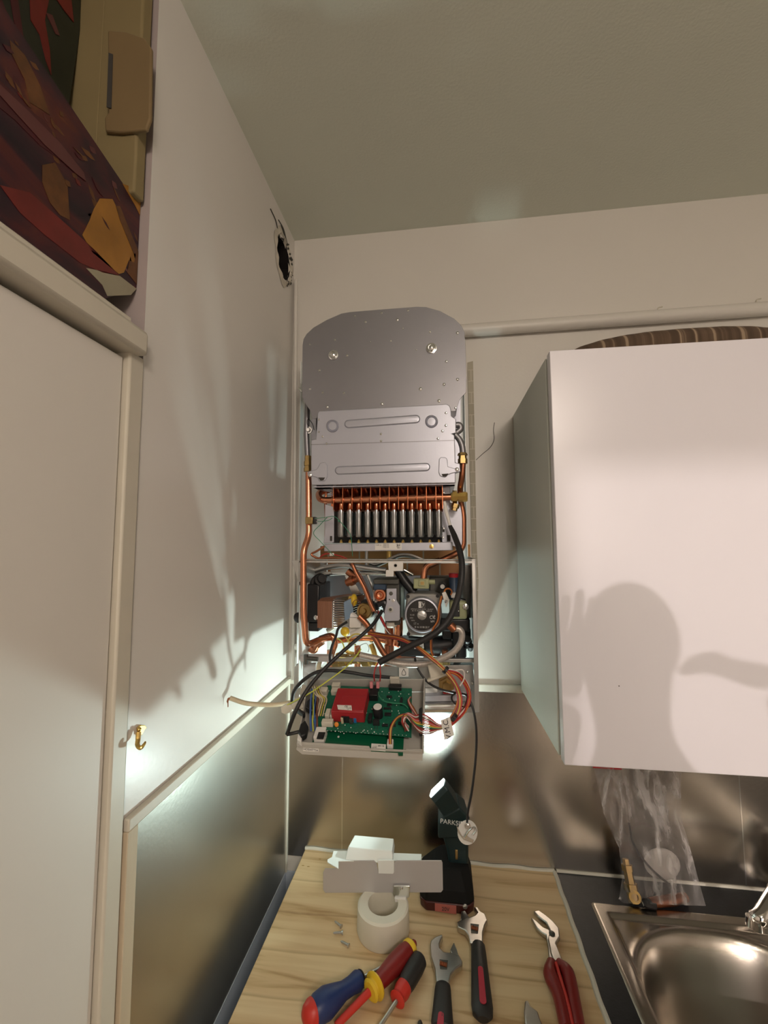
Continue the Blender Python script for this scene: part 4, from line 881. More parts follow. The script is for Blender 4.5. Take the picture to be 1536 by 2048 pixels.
w = mb(); w.tube([at(764, 1222, -.24), at(745, 1250, -.27), at(715, 1278, -.29), at(680, 1308, -.31), at(645, 1342, -.33), at(614, 1380, -.35), at(590, 1425, -.365), at(574, 1468, -.36)], .0036, 12); w.build('black_cable', M['rubber'], bo)
w = mb(); w.tube([at(574, 1469, -.36), at(588, 1466, -.36), at(604, 1462, -.355)], .003, 10); w.build('black_cable', M['rubber'], bo)
w = mb(); w.tube([at(584, 1405, -.26), at(588, 1383, -.27), at(605, 1362, -.27), at(632, 1345, -.265), at(660, 1341, -.26), at(700, 1345, -.255), at(735, 1351, -.25), at(790, 1356, -.25)], .0036, 12); w.build('black_cable', M['rubber'], bo)
w = mb(); w.tube(P3([(694, 1244), (684, 1250), (676, 1258), (672, 1272), (664, 1292), (660, 1310), (660, 1322)], -.255), .0026, 8); w.build('black_cable', M['rubber'], bo)
w = mb(); w.tube([at(722, 1298, -.27), at(712, 1312, -.28), at(690, 1336, -.31), at(655, 1362, -.33), at(620, 1386, -.33), at(590, 1402, -.32), at(565, 1414, -.31)], .0012, 8); w.build('yellow_green_wire', M['w_yg'], bo)
w = mb(); w.tube(P3([(712, 1300), (722, 1290), (733, 1287), (738, 1296), (736, 1304)], -.24), .0007, 6); w.build('thin_grey_wire', M['galv'], bo)
w = mb(); w.tube(P3([(655, 1034), (640, 1050), (627, 1066), (640, 1082), (655, 1098), (668, 1112)], -.262), .0007, 6); w.tube(P3([(635, 1043), (655, 1041), (665, 1036)], -.262), .0007, 6); w.build('thin_green_wire', M['w_gr'], bo)
w = mb(); w.tube(P3([(630, 1037), (650, 1035), (668, 1033), (682, 1045), (700, 1068), (703, 1085), (705, 1112)], -.262), .0007, 6); w.sph(at(678, 1042, -.262), .0022, n=8, m=6); w.build('thin_green_wire', M['w_gr'], bo)

# wiring harness running round to the tray
random.seed(11)
def strands(path, cols, spread, r, name, taper=None):
    for i, c_ in enumerate(cols):
        a = 2*math.pi*i/len(cols); off = V((math.cos(a), .6*math.sin(a), math.sin(a)*.8))*spread*random.uniform(.4, 1)
        pts = [p+off*(1+.35*random.uniform(-1, 1))*((taper[k]) if taper else 1) for k, p in enumerate(path)]
        mb().tube(pts, r, 7).build(name, M[c_], bo)
path = [at(738, 1268, -.22), at(770, 1273, -.24), at(800, 1278, -.26), at(830, 1292, -.275), at(858, 1313, -.285), at(886, 1337, -.29), at(907, 1362, -.295), at(918, 1390, -.30), at(917, 1415, -.31), at(906, 1438, -.32), at(888, 1455, -.33)]
strands(path, ['w_or', 'w_ye', 'w_red', 'w_br', 'w_or', 'w_br', 'w_red', 'w_br', 'w_ye', 'w_red'], .0042, .0016, 'harness_wire')
path = [at(755, 1222, -.21), at(768, 1248, -.22), at(780, 1268, -.235), at(800, 1278, -.25), at(830, 1290, -.268), at(858, 1313, -.28)]
strands(path, ['w_red', 'w_br', 'w_wh', 'black', 'w_red'], .004, .0013, 'harness_wire')
path = [at(890, 1340, -.285), at(915, 1348, -.28), at(935, 1375, -.28), at(937, 1400, -.29), at(927, 1422, -.30), at(908, 1442, -.315), at(888, 1456, -.33)]
strands(path, ['w_red', 'w_wh', 'w_br', 'black', 'w_red', 'w_or'], .0035, .0014, 'harness_wire')
for px, py, y in ((801, 1279, -.255), (891, 1340, -.29), (908, 1435, -.322)):
    mb().lathe(at(px, py, y), (.7, 0, -.6), [(-.0025, .0075), (.0025, .0075)], 12).build('cable_tie', M['black'], bo)
mb().tube([at(899, 1343, -.28), at(925, 1340, -.275), at(928, 1357, -.285), at(920, 1372, -.29)], .0013, 8).build('white_wire', M['w_wh'], bo)
w = mb(); w.tube([at(830, 1316, -.25), at(834, 1334, -.25), at(853, 1362, -.255), at(880, 1378, -.265), at(912, 1386, -.27), at(932, 1390, -.275), at(941, 1404, -.28), at(949, 1430, -.285), at(953, 1470, -.285), at(951, 1520, -.285), at(944, 1580, -.285), at(936, 1622, -.285), at(934, 1645, -.285)], .0022, 9)
tc_ = w.build('sensor_cable', M['rubber'], bo)
w = mb(); w.tube([at(912, 1386, -.272), at(904, 1392, -.272), at(905, 1402, -.272), at(916, 1411, -.275), at(932, 1414, -.28), at(944, 1410, -.28)], .0018, 8); w.build('black_cable', M['rubber'], bo)
tag_c = at(935, 1665, -.288)
w = mb(); w.prism([at(935+20*math.cos(a_)*1, 1665+25*math.sin(a_), -.286) for a_ in [2*math.pi*i/28 for i in range(28)]], (0, .0006, 0)); w.build('round_white_tag', M['white'], bo, smooth=0)
w = mb(); w.lathe(at(936, 1652, -.292), (0, -1, 0), [(0, .0055), (.001, .0055), (.001, .003), (.003, .003), (.003, 0)], 12); w.tube([at(930, 1675, -.292), at(938, 1662, -.295), at(948, 1655, -.292), at(952, 1662, -.292), at(946, 1670, -.292)], .0016, 6)
w.prism(P3([(913, 1650), (924, 1672), (932, 1675), (930, 1668), (940, 1676), (948, 1680), (946, 1686), (928, 1680), (916, 1665)], -.290), (0, .001, 0)); w.build('metal_clip', M['bright'], bo)
w = mb(); w.prism(P3([(855, 1330), (874, 1327), (893, 1342), (888, 1350), (862, 1362)], -.262), (0, .012, 0)); w.prism(P3([(853, 1360), (896, 1345), (898, 1350), (856, 1366)], -.264), (0, .012, 0)); w.build('white_connector', M['cream'], bo, bevel=.002)

# cut cable sticking out on the left
cc = mb(); cc.tube([at(640, 1372, -.20), at(612, 1390, -.22), at(590, 1402, -.25), at(555, 1409, -.28), at(520, 1409, -.30), at(490, 1406, -.32), at(460, 1396, -.335)], .0042, 12)
cc = cc.build('cut_cable', M['w_cr']); tag(cc, 'cut beige electrical cable sticking out left of the boiler, frayed end', 'cable')
w = mb()
for dx, dy, ex, ey in ((0, 0, -3, 6), (1, 2, -1, 16), (2, -2, -2, 8)): w.tube([at(461+dx, 1396, -.335), at(457+ex*.5, 1399+dy, -.336), at(457+ex, 1398+ey, -.336)], .0009, 6)
w.build('frayed_conductor', M['copper_dull'], cc)
for pts in ([(561, 1415), (576, 1406), (585, 1412), (584, 1424), (570, 1430), (562, 1426)], [(582, 1408), (602, 1400), (608, 1415), (596, 1424), (584, 1420)]):
    mb().prism(P3(pts, -.315), (0, .01, 0)).build('connector_block', M['cream'], bo, bevel=.002)

# ---- the hinged control tray
TB0, TB1, TF1, TF0 = V((-.241, -.25, 1.416)), V((-.034, -.25, 1.420)), V((-.034, -.37, 1.357)), V((-.241, -.37, 1.361))
TU = (TB1-TB0).normalized(); TV = (TF0-TB0).normalized(); TN = TU.cross(TV).normalized(); TN = TN if TN.z > 0 else -TN
def tp(px, py, h=0):                       # point on the tray plane raised by h
    o_ = TB0+TN*h; d = ray(px, py); return CAM+d*((o_-CAM).dot(TN)/d.dot(TN))
def tprism(name, pts, h0, h1, mat, parent, bevel=.0006):
    return mb().prism([tp(x, y, h0) for x, y in pts], TN*(h1-h0)).build(name, M[mat] if isinstance(mat, str) else mat, parent, bevel=bevel)
def tbox(name, cx, cy, w_, d_, h0, h1, mat, parent, bevel=.0005, ang=0):
    c = tp(cx, cy, h0); ca, sa = math.cos(ang), math.sin(ang); U_ = TU*ca+TV*sa; V_ = TV*ca-TU*sa
    return mb().prism([c-U_*w_/2-V_*d_/2, c+U_*w_/2-V_*d_/2, c+U_*w_/2+V_*d_/2, c-U_*w_/2+V_*d_/2], TN*(h1-h0)).build(name, M[mat] if isinstance(mat, str) else mat, parent, bevel=bevel)
t0, t1, t2, t3 = tp(622, 1384), tp(849, 1384), tp(845, 1508), tp(597, 1497)
w = mb(); w.prism([t0, t1, t2, t3], -TN*.002)
tr = w.build('control_tray', M['traym'], bo)
def wall(a, b, h, th, name='tray_wall', h2=None):
    h2 = h if h2 is None else h2; dd = TN.cross(b-a).normalized()*th
    return mb().frust([a, b, b+TN*h2, a+TN*h], [a+dd, b+dd, b+TN*h2+dd, a+TN*h+dd]).build(name, M['traym'], tr, bevel=.0006)
wall(t0, t1, .030, .002); wall(t1, t2, .034, .002, h2=.014); wall(t3, t0, .010, .002, h2=.030)
f0, f1, f2, f3 = t3, tp(800, 1505), tp(812, 1507), t2
wall(t2, t3, .008, .002, 'tray_front_wall')
# drop front lip facing the viewer
YL = t3.y-.0035
lipA = [at(x, y, YL) for x, y in [(596, 1486), (602, 1484), (738, 1493), (742, 1501), (786, 1506), (806, 1505), (812, 1498), (846, 1499), (845, 1522), (700, 1515), (604, 1509), (592, 1499)]]
w = mb(); w.prism(lipA, (0, .0025, 0)); lip = w.build('tray_front_lip', M['traym'], tr, bevel=.0006)
mb().prism(P3([(606, 1495.5), (637, 1497.5), (637, 1504), (606, 1502)], YL-.0005), (0, .0005, 0)).build('white_sticker', M['paper'], tr, smooth=0)
text('HOSHITTIA', .0050, at(621.5, 1499.8, YL-.0008), (1, 0, -.04), (0, 0, 1), M['ink'], tr, ext=.0001)
# boards
B1 = tprism('main_circuit_board', [(655, 1372), (824, 1378), (823, 1476), (808, 1474), (632, 1459), (640, 1420)], .016, .0176, 'pcb', tr, 0)
B2 = tprism('lower_circuit_board', [(634, 1462), (808, 1474), (806, 1512), (797, 1512), (796, 1506), (742, 1503), (738, 1499), (622, 1492)], .003, .0046, 'pcb2', tr, 0)
H = .0176
T = tbox('transformer', 703, 1420, .058, .056, H, H+.024, 'trans', tr, .0015)
tbox('transformer_top', 706, 1408, .044, .034, H+.024, H+.026, 'trans', tr, .0008)
mb().prism([tp(x, y, H+.0265) for x, y in [(674, 1410), (703, 1411), (704, 1421), (676, 1419)]], TN*.0003).build('transformer_label', M['paper'], tr, smooth=0)
text('CE', .0045, tp(692, 1413, H+.027), TU, -TV, M['ink'], tr)
w = mb(); random.seed(9)
for i in range(8):
    for j in range(4):
        if random.random() < .5: p = tp(694+i*1.1, 1415+j*1.2, H+.027); w.box(p-V((.0004, .0004, .0001)), p+V((.0004, .0004, .0001)))
w.build('label_print', M['ink'], tr, smooth=0)
for cx, cy, a_, b_, hh, m_ in ((673, 1376, .016, .010, .010, 'cream'), (672, 1387, .016, .011, .010, 'cream'), (649, 1388, .014, .012, .012, 'cream'), (648, 1400, .010, .010, .008, 'cream')):
    tbox('terminal_block', cx, cy, a_, b_, H, H+hh, m_, tr, .0008)
w = mb()
fr = tbox('relay', 749, 1392, .016, .026, H, H+.014, 'black', tr, .001)
for dx in (-6, 7): mb().box(tp(749+dx, 1376, H+.014)-V((.003, .004, .0)), tp(749+dx, 1376, H+.014)+V((.003, .004, .012))).build('spade_sleeve', M['w_pi'], tr, bevel=.001)
cpz = tp(757, 1432, H); mb().lathe(cpz, TN, [(0, .0085), (.020, .0085), (.021, .0078)], 20).build('capacitor', M['black'], tr)
mb().lathe(cpz+TN*.021, TN, [(0, .0075), (.0006, .0070)], 20).build('capacitor_top', M['white'], tr)
tbox('ribbon_socket', 791, 1378, .024, .010, H, H+.008, 'black', tr, .0008)
tbox('socket_tab', 790, 1366, .018, .005, H+.006, H+.020, 'cream', tr, .0008)
for cx, cy, a_, b_, hh, m_ in ((657, 1434, .008, .016, .012, 'cream'), (667, 1435, .008, .016, .012, 'cream'), (656, 1450, .020, .010, .010, 'cream'), ): tbox('fuse_clip', cx, cy, a_, b_, H, H+hh, m_, tr, .001)
for cx, cy, m_, r in ((673, 1449, 'orange', .004), (693, 1432, 'orange', .005), (711, 1435, 'blue', .0055)):
    mb().sph(tp(cx, cy, H+.007), r, (1, .5, 1.1), 12, 8).build('disc_capacitor', M[m_], tr)
for cx, cy, a_, b_, hh, m_ in ((693, 1442, .014, .009, .014, 'black'), (703, 1445, .006, .008, .010, 'dark_metal'), (686, 1443, .004, .010, .012, 'w_cr'), (711, 1444, .005, .005, .010, 'blue'), (741, 1440, .006, .016, .008, 'black'), (753, 1449, .011, .006, .010, 'black'),
                               (779, 1395, .010, .004, .003, 'black'), (779, 1410, .008, .008, .002, 'black'), (803, 1405, .004, .014, .006, 'black'), (776, 1430, .012, .006, .003, 'black'), (775, 1418, .014, .004, .002, 'black'), (770, 1452, .010, .004, .003, 'black'), (786, 1452, .010, .004, .003, 'black'), (632, 1444, .006, .008, .008, 'blue'), (800, 1448, .006, .005, .003, 'black'), (665, 1420, .005, .004, .001, 'paper')):
    tbox('chip', cx, cy, a_, b_, H, H+hh, m_, tr, .0003)
w = mb()
for i in range(70):
    p = tp(random.uniform(640, 818), random.uniform(1378, 1468), H); w.box(p-V((.0007, .0006, 0)), p+V((.0008, .0007, .0012)))
for i in range(24): p = tp(640+i*7.5, 1461+i*.45, H); w.box(p-V((.0005, .0005, 0)), p+V((.0005, .0005, .001)))
w.build('small_components', M['inkw'], tr, smooth=0)
w = mb()
for dx in (0, 5): w.tube([tp(750+dx, 1453, H), tp(750+dx, 1459, H+.001)], .0008, 6)
w.build('transistor_legs', M['bright'], tr)
sw = tbox('rocker_switch', 642, 1478, .018, .022, .004, .020, 'white', tr, .001)
tbox('rocker', 642, 1472, .012, .014, .020, .0215, 'black', tr, .0006)
mb().lathe(tp(677, 1474, .005), TN, [(0, .0018), (.001, .0018), (.001, 0)], 10).build('led', M['white'], tr)
mb().prism([tp(x, y, .0062) for x, y in [(743, 1487), (772, 1489), (771, 1503), (742, 1500)]], TN*.0003).build('board_label', M['paper'], tr, smooth=0)
w = mb()
for i in range(6):
    for j in range(5):
        if random.random() < .55: p = tp(745+i*1.4, 1493+j*1.2, .0068); w.box(p-V((.0005, .0004, .0001)), p+V((.0005, .0004, .0001)))
w.build('label_print', M['ink'], tr, smooth=0); text('44112', .004, tp(762, 1492, .0068), TU, -TV, M['ink'], tr)
tbox('white_plug', 781, 1492, .010, .012, .004, .013, 'white', tr, .0006)
for k, m_ in enumerate(('w_red', 'w_ye', 'w_br')):
    d = k*1.8; mb().tube([tp(779+d, 1488, .013), tp(779+d, 1470, .025), tp(781+d, 1455, .032), tp(789+d, 1440, .036), tp(802, 1430+d, .036), tp(818, 1428+d, .034), tp(830, 1436+d, .03), tp(842, 1444+d, .03)], .0011, 7).build('tray_wire', M[m_], tr)
cols = ['w_red', 'w_wh', 'w_br', 'w_red', 'w_pi', 'w_or', 'w_ye', 'w_gr', 'w_br', 'w_red', 'w_wh', 'w_br']
for k, m_ in enumerate(cols):
    a_ = k/len(cols); st = tp(814+4*math.sin(k*2.1), 1452+a_*12, .02); 
    mb().tube([st, tp(806-3*math.sin(k), 1438+a_*6, .036), tp(814+2*math.cos(k*1.7), 1426+a_*10, .040), tp(830, 1432+a_*26, .036), tp(843, 1428+a_*42, .032), at(860, 1436+a_*34, -.345), at(874, 1447+a_*16, -.338), at(888, 1452+a_*6, -.332)], .0011, 7).build('tray_wire', M[m_], tr)
for k in range(4):
    mb().tube([tp(820+k, 1394, .02), tp(816+k, 1402, .028), tp(822+k*2, 1416, .03), tp(832+k, 1430, .032), tp(842, 1440+k, .032)], .0010, 6).build('tray_wire', M[('w_red', 'w_wh', 'w_or', 'w_br')[k]], tr)
mb().tube([tp(757, 1384, .03), tp(758, 1392, .038), tp(768, 1402, .036), tp(786, 1406, .032), tp(806, 1408, .028), tp(816, 1416, .02)], .0011, 7).build('green_wire', M['w_gr'], tr)
gcl = mb().prism([tp(838, 1424, .034), tp(845, 1420, .034), tp(845, 1474, .020), tp(838, 1474, .020)], TN*.008).build('cable_clamp', M['black'], tr, bevel=.0015)
# left bundle of wires
for k, m_ in enumerate(('w_bl', 'w_cr', 'w_yg', 'w_cr', 'w_bl', 'w_ye', 'w_br', 'w_cr')):
    x = 622+k*2.2
    mb().tube([tp(x+2, 1378-k*.6, .028), tp(x, 1400, .030), tp(x-1+1.5*math.sin(k), 1420, .030), tp(x-1, 1440, .026), tp(x, 1462, .012)] if k % 2 == 0 else [tp(x, 1372, .03), tp(x+6, 1388, .032), tp(x+16, 1398, .030), tp(x+12, 1415, .028), tp(x+8, 1432, .024)], .0011 if k % 3 else .0017, 7).build('tray_wire', M[m_], tr)
for pts, h in (([(615, 1412), (625, 1402), (634, 1410), (636, 1425), (624, 1432), (612, 1424)], .018), ([(602, 1458), (612, 1450), (618, 1462), (614, 1478), (604, 1484), (598, 1474)], .016), ([(594, 1422), (612, 1434), (608, 1438), (594, 1428)], .02)):
    tprism('black_clamp', pts, h-.006, h+.006, 'black', tr, .002)
tprism('cord_grip', [(598, 1478), (606, 1482), (604, 1494), (596, 1490)], .006, .018, 'white', tr, .001)
# V.M.C. flag on the harness
vp = P3([(881, 1441), (900, 1434), (908, 1470), (889, 1480)], -.342)
vf = mb().prism(vp, (0, .0008, 0)).build('cable_flag', M['paper'], bo, smooth=0)
text('V.M.C.', .0125, at(894.5, 1457.5, -.3432), (vp[0]-vp[3]), (-(vp[1]-vp[0])), M['ink'], vf, ext=.0001)

# ------------------------------------------------------------------ objects on the worktop
# tape roll
rc = az(765, 1866, ZK); rc = V((-.121, -.205, ZK))
ro = mb().lathe(rc, (0, 0, 1), [(.050, .030), (.0505, .033), (.050, .047), (.047, .0505), (.006, .0520), (.0005, .050), (.0, .034), (.002, .030), (.050, .030)], 56, cap=False).build('tape_roll', M['rollw'])
tag(ro, 'wide roll of cream tape standing on the worktop under the metal bracket', 'tape roll')
# bracket lying on the roll
br = thing('metal_bracket', 'grey and white sheet metal bracket resting on the tape roll', 'bracket', rc+V((0, 0, .051)))
YB = -.127
fz = lambda x, y: at(x, y, YB-.055)
mb().prism([fz(*p) for p in [(650, 1737), (676, 1737), (677, 1724), (683, 1721), (748, 1721), (753, 1726), (757, 1746), (785, 1747), (788, 1726), (793, 1721), (883, 1721), (885, 1726), (886, 1780), (882, 1785), (650, 1786), (646, 1779), (646, 1746)]], (0, .0015, 0)).build('front_flange', M['plate_grey'], br, bevel=.0005)
zt_ = at(700, 1721, YB-.055).z
def bt2(px, py): return az(px, py, zt_)
mb().prism([bt2(*p) for p in [(655, 1724), (677, 1737), (677, 1722), (788, 1721), (842, 1720), (843, 1708), (790, 1706), (700, 1702), (667, 1702), (664, 1714), (655, 1719)]], (0, 0, -.0015)).build('top_sheet', M['glassy'], br, smooth=0)
zz = zt_+.020
b0 = [at(*p, YB-.0545) for p in [(689, 1721), (757, 1721)]]
f_ = [V((at(690, 1721, -.182).x, -.1818, zt_)), V((at(786, 1721, -.182).x, -.1818, zt_)), V((at(786, 1721, -.182).x-.002, -.128, zt_)), V((at(694, 1721, -.182).x+.004, -.128, zt_))]
g_ = [p+V((0, 0, .018)) for p in f_]; g_[0] += V((.004, .012, 0)); g_[1] += V((-.003, .012, 0)); g_[2] += V((-.002, -.004, 0)); g_[3] += V((.002, -.004, 0))
mb().frust(f_, g_).build('raised_block', M['glassy'], br, bevel=.0012)
mb().prism(P3([(755, 1721), (788, 1721), (788, 1745), (786, 1748), (757, 1747)], YB-.057), (0, .003, 0)).build('front_tab', M['glassy'], br, bevel=.0005)
cl_ = mb().prism(P3([(787, 1772), (820, 1772), (819, 1794), (815, 1797), (790, 1797), (786, 1790)], YB-.062), (0, .004, 0)).build('clip', M['bright'], br, bevel=.001)
mb().prism(P3([(789, 1797), (812, 1797), (812, 1805), (790, 1805)], YB-.066), (0, .006, 0)).build('clip_tab', M['white'], br, bevel=.0008)
mb().lathe(at(800, 1800, YB-.066), (0, -.15, -1), [(0, .003), (.004, .003), (.004, .0022), (.014, .002), (.018, .0006)], 10).build('clip_screw', M['brass_old'], br)
mb().lathe(at(803, 1776, YB-.062), (0, -1, 0), [(0, .003), (.003, .003), (.004, .0)], 8).build('clip_bolt', M['bright'], br)

# cordless work light
wl = thing('work_light', 'dark teal cordless work light on its battery, lit head tilted up by the backsplash', 'work light', (.015, -.085, ZK))
lx = lambda px, py, y=-.10: at(px, py, y)
w = mb(); bb = [az(*p, ZK+.001) for p in [(848, 1805), (860, 1822), (905, 1829), (950, 1822), (957, 1806)]]
xb0, xb1 = -.052, .062
def ring(x0, x1, y0_, y1_, z, c=.012): return [V((x0+c, y0_, z)), V((x1-c, y0_, z)), V((x1, y0_+c, z)), V((x1, y1_-c, z)), V((x1-c, y1_, z)), V((x0+c, y1_, z)), V((x0, y1_-c, z)), V((x0, y0_+c, z))]
w.frust(ring(-.050, .060, -.150, -.045, ZK), ring(-.052, .062, -.152, -.043, ZK+.020)); bat = w.build('battery_base', pbr('dark_red_plastic', (.06, .008, .008), .4), wl, bevel=.003)
w = mb(); w.frust(ring(-.052, .062, -.152, -.043, ZK+.020), ring(-.050, .060, -.148, -.045, ZK+.042, .016)); w.frust(ring(-.050, .060, -.148, -.045, ZK+.042, .016), ring(-.022, .052, -.128, -.055, ZK+.072, .018)); w.build('battery_top', pbr('matte_black', (.010, .010, .010), .75, spec=.2), wl, bevel=.003)
mb().prism([V((-.020, -.1535, ZK+.004)), V((.024, -.1535, ZK+.002)), V((.024, -.1535, ZK+.018)), V((-.020, -.1535, ZK+.019))], (0, .002, 0)).build('battery_label', pbr('pink_label', (.42, .12, .10), .5), wl, bevel=.0005)
text('20V', .010, V((.002, -.1545, ZK+.0105)), (1, 0, 0), (0, 0, 1), M['ink'], wl)
mb().lathe((.042, -.1515, ZK+.018), (0, -1, 0), [(0, .005), (.001, .005), (.0015, .003), (.0015, 0)], 12).build('release_button', M['galv'], wl)
def sec(px0, px1, py, y, d): a = at(px0, py, y); b = at(px1, py, y); return [V((a.x, a.y-d/2, a.z)), V((b.x, b.y-d/2, b.z)), V((b.x, b.y+d/2, b.z)), V((a.x, a.y+d/2, a.z))]
w = mb(); hs_ = [sec(900, 938, 1752, -.09, .05), sec(898, 936, 1720, -.09, .04), sec(893, 936, 1690, -.092, .036), sec(884, 934, 1658, -.095, .04)]
for a, b in zip(hs_[:-1], hs_[1:]): w.frust(a, b)
w.build('handle', M['teal'], wl, bevel=.006, seg=3)
w = mb(); w.frust(sec(876, 936, 1662, -.098, .052), sec(876, 938, 1628, -.10, .055)); w.build('collar', M['teal'], wl, bevel=.004)
text('PARKSIDE', .0135, at(908, 1646, -.1275), (1, 0, -.06), (0, 0, 1), M['inkw'], wl, ext=.0002)
mb().prism([at(913, 1710, -.112)+V(d) for d in ((-.003, 0, -.010), (.003, 0, -.010), (.003, 0, .010), (-.003, 0, .010))], (0, .003, 0)).build('handle_badge', M['brass_old'], wl, bevel=.001)
# head: box from pivot up-left to the lens
pv = at(912, 1625, -.10); ld = (LENS-pv).normalized(); sd = ld.cross(V((0, 1, 0))).normalized(); td = sd.cross(ld)
w = mb(); r0 = [pv+sd*a*.026+td*b*.024-ld*.006 for a, b in ((-1, -1), (1, -1), (1, 1), (-1, 1))]; r1 = [pv+sd*a*.020+td*b*.020+ld*.030 for a, b in ((-1, -1), (1, -1), (1, 1), (-1, 1))]
fb1 = V((0, 1, 0)).cross(BEAM).normalized(); fb2 = BEAM.cross(fb1).normalized()
r2 = [LENS-BEAM*.014+fb1*a*.021+fb2*b*.016 for a, b in ((1, -1), (-1, -1), (-1, 1), (1, 1))]
r3 = [p+BEAM*.012 for p in r2]
w.frust(r0, r1); w.build('lamp_neck', M['teal'], wl, bevel=.003)
def near(rA, rB):
    best = None
    for k in range(4):
        for s in (1, -1):
            q = [rB[(k+s*i) % 4] for i in range(4)]; d = sum((a-b).length for a, b in zip(rA, q))
            if best is None or d < best[0]: best = (d, q)
    return best[1]
w = mb(); q2 = near(r1, r2); w.frust(r1, q2); w.frust(q2, [p+BEAM*.012 for p in q2]); w.build('lamp_head', M['teal'], wl, bevel=.003)
mb().prism([LENS+fb1*a*.019+fb2*b*.014-BEAM*.002 for a, b in ((1, -1), (-1, -1), (-1, 1), (1, 1))], BEAM*.004).build('lens', M['lens'], wl, smooth=0)

# nails
for (a, b, lab_) in (((669, 1842), (683, 1853), 'small screw lying left of the tape roll, farthest back of the three'), ((666, 1866), (686, 1865), 'small screw lying left of the tape roll, middle one of the three'), ((681, 1882), (698, 1891), 'small screw lying left of the tape roll, nearest of the three')):
    A_, B_ = az(*a, ZK+.004), az(*b, ZK+.004); L_ = (B_-A_).length
    s_ = mb().lathe(A_, B_-A_, [(0, .0006), (.003, .0019), (L_-.003, .0021), (L_-.001, .0038), (L_, .0038), (L_, 0)], 8).build('loose_screw', M['galv'])
    tag(s_, lab_, 'screw', 'loose screws beside the tape roll')

def handle(name, A_, B_, prof, mat, parent, flat=(1, 1)):
    L_ = (B_-A_).length; return mb().lathe(A_, B_-A_, [(t*L_, r) for t, r in prof], 20, flat, up=(0, 0, 1)).build(name, mat, parent)
hz = .016
# blue screwdriver
d1 = thing('blue_screwdriver', 'screwdriver with a blue and red ball shaped handle, far left on the worktop', 'screwdriver', az(665, 2000, ZK))
A_, B_ = az(612, 2034, ZK+.022), az(722, 1957, ZK+.016)
handle('handle', A_, B_, [(0.01, .006), (.06, .013), (.18, .0195), (.34, .021), (.5, .017), (.66, .0125), (.8, .0125), (.93, .0145), (.99, .012), (1, .008)], M['s_blue'], d1)
handle('handle_cap', A_-(B_-A_)*.05, B_, [(0, .0), (.01, .008), (.05, .014), (.12, .018), (.16, .0185)], M['s_red'], d1)
handle('handle_ring', B_, B_+(B_-A_)*.04, [(0, .0125), (.6, .011), (1, .006)], M['s_black'], d1)
C_ = az(790, 1921, ZK+.008); handle('shaft', B_, C_, [(0, .0035), (1, .0035)], M['tool'], d1)
# red/yellow screwdriver
d2 = thing('red_yellow_screwdriver', 'insulated screwdriver with a dark red handle and yellow collar', 'screwdriver', az(790, 1930, ZK))
A_, B_ = az(822, 1893, ZK+.022), az(752, 1970, ZK+.021)
handle('handle', A_, B_, [(0, .009), (.05, .0135), (.2, .016), (.5, .0165), (.75, .014), (.92, .0125), (1, .012)], M['s_dred'], d2, (.9, 1))
handle('handle_edge', A_-(B_-A_)*.04, A_+(B_-A_)*.10, [(0, .0105), (.3, .0145), (.8, .0152), (1, .014)], M['yellow'], d2, (.9, 1))
handle('handle_tip', A_-(B_-A_)*.13, A_, [(0, .004), (.2, .006), (.6, .005), (1, .006)], M['s_dred'], d2)
handle('collar', B_-(B_-A_)*.04, B_+(B_-A_)*.16, [(0, .013), (.2, .0195), (.35, .020), (.5, .013), (.7, .012), (.85, .0165), (1, .013)], M['yellow'], d2)
C_ = az(672, 2052, ZK+.008); handle('insulated_shaft', B_, C_, [(0, .006), (1, .0052)], M['s_red'], d2)
# black red screwdriver
d3 = thing('black_red_screwdriver', 'screwdriver with a black grip, red neck and chrome shaft', 'screwdriver', az(820, 1960, ZK))
A_, B_ = az(842, 1913, ZK+.017), az(793, 2002, ZK+.015)
handle('grip', A_, A_+(B_-A_)*.72, [(0, .004), (.04, .010), (.12, .0145), (.4, .0155), (.8, .0145), (1, .0125)], M['s_black'], d3)
handle('neck', A_+(B_-A_)*.70, B_, [(0, .0130), (.3, .0135), (.7, .011), (.9, .0135), (1, .0095)], M['s_red'], d3)
C_ = az(757, 2056, ZK+.008); handle('shaft', B_, C_, [(0, .0035), (1, .0035)], M['tool'], d3)

def flatpoly(w, pts, z0, z1): return w.prism([az(x, y, z0) for x, y in pts], (0, 0, z1-z0))
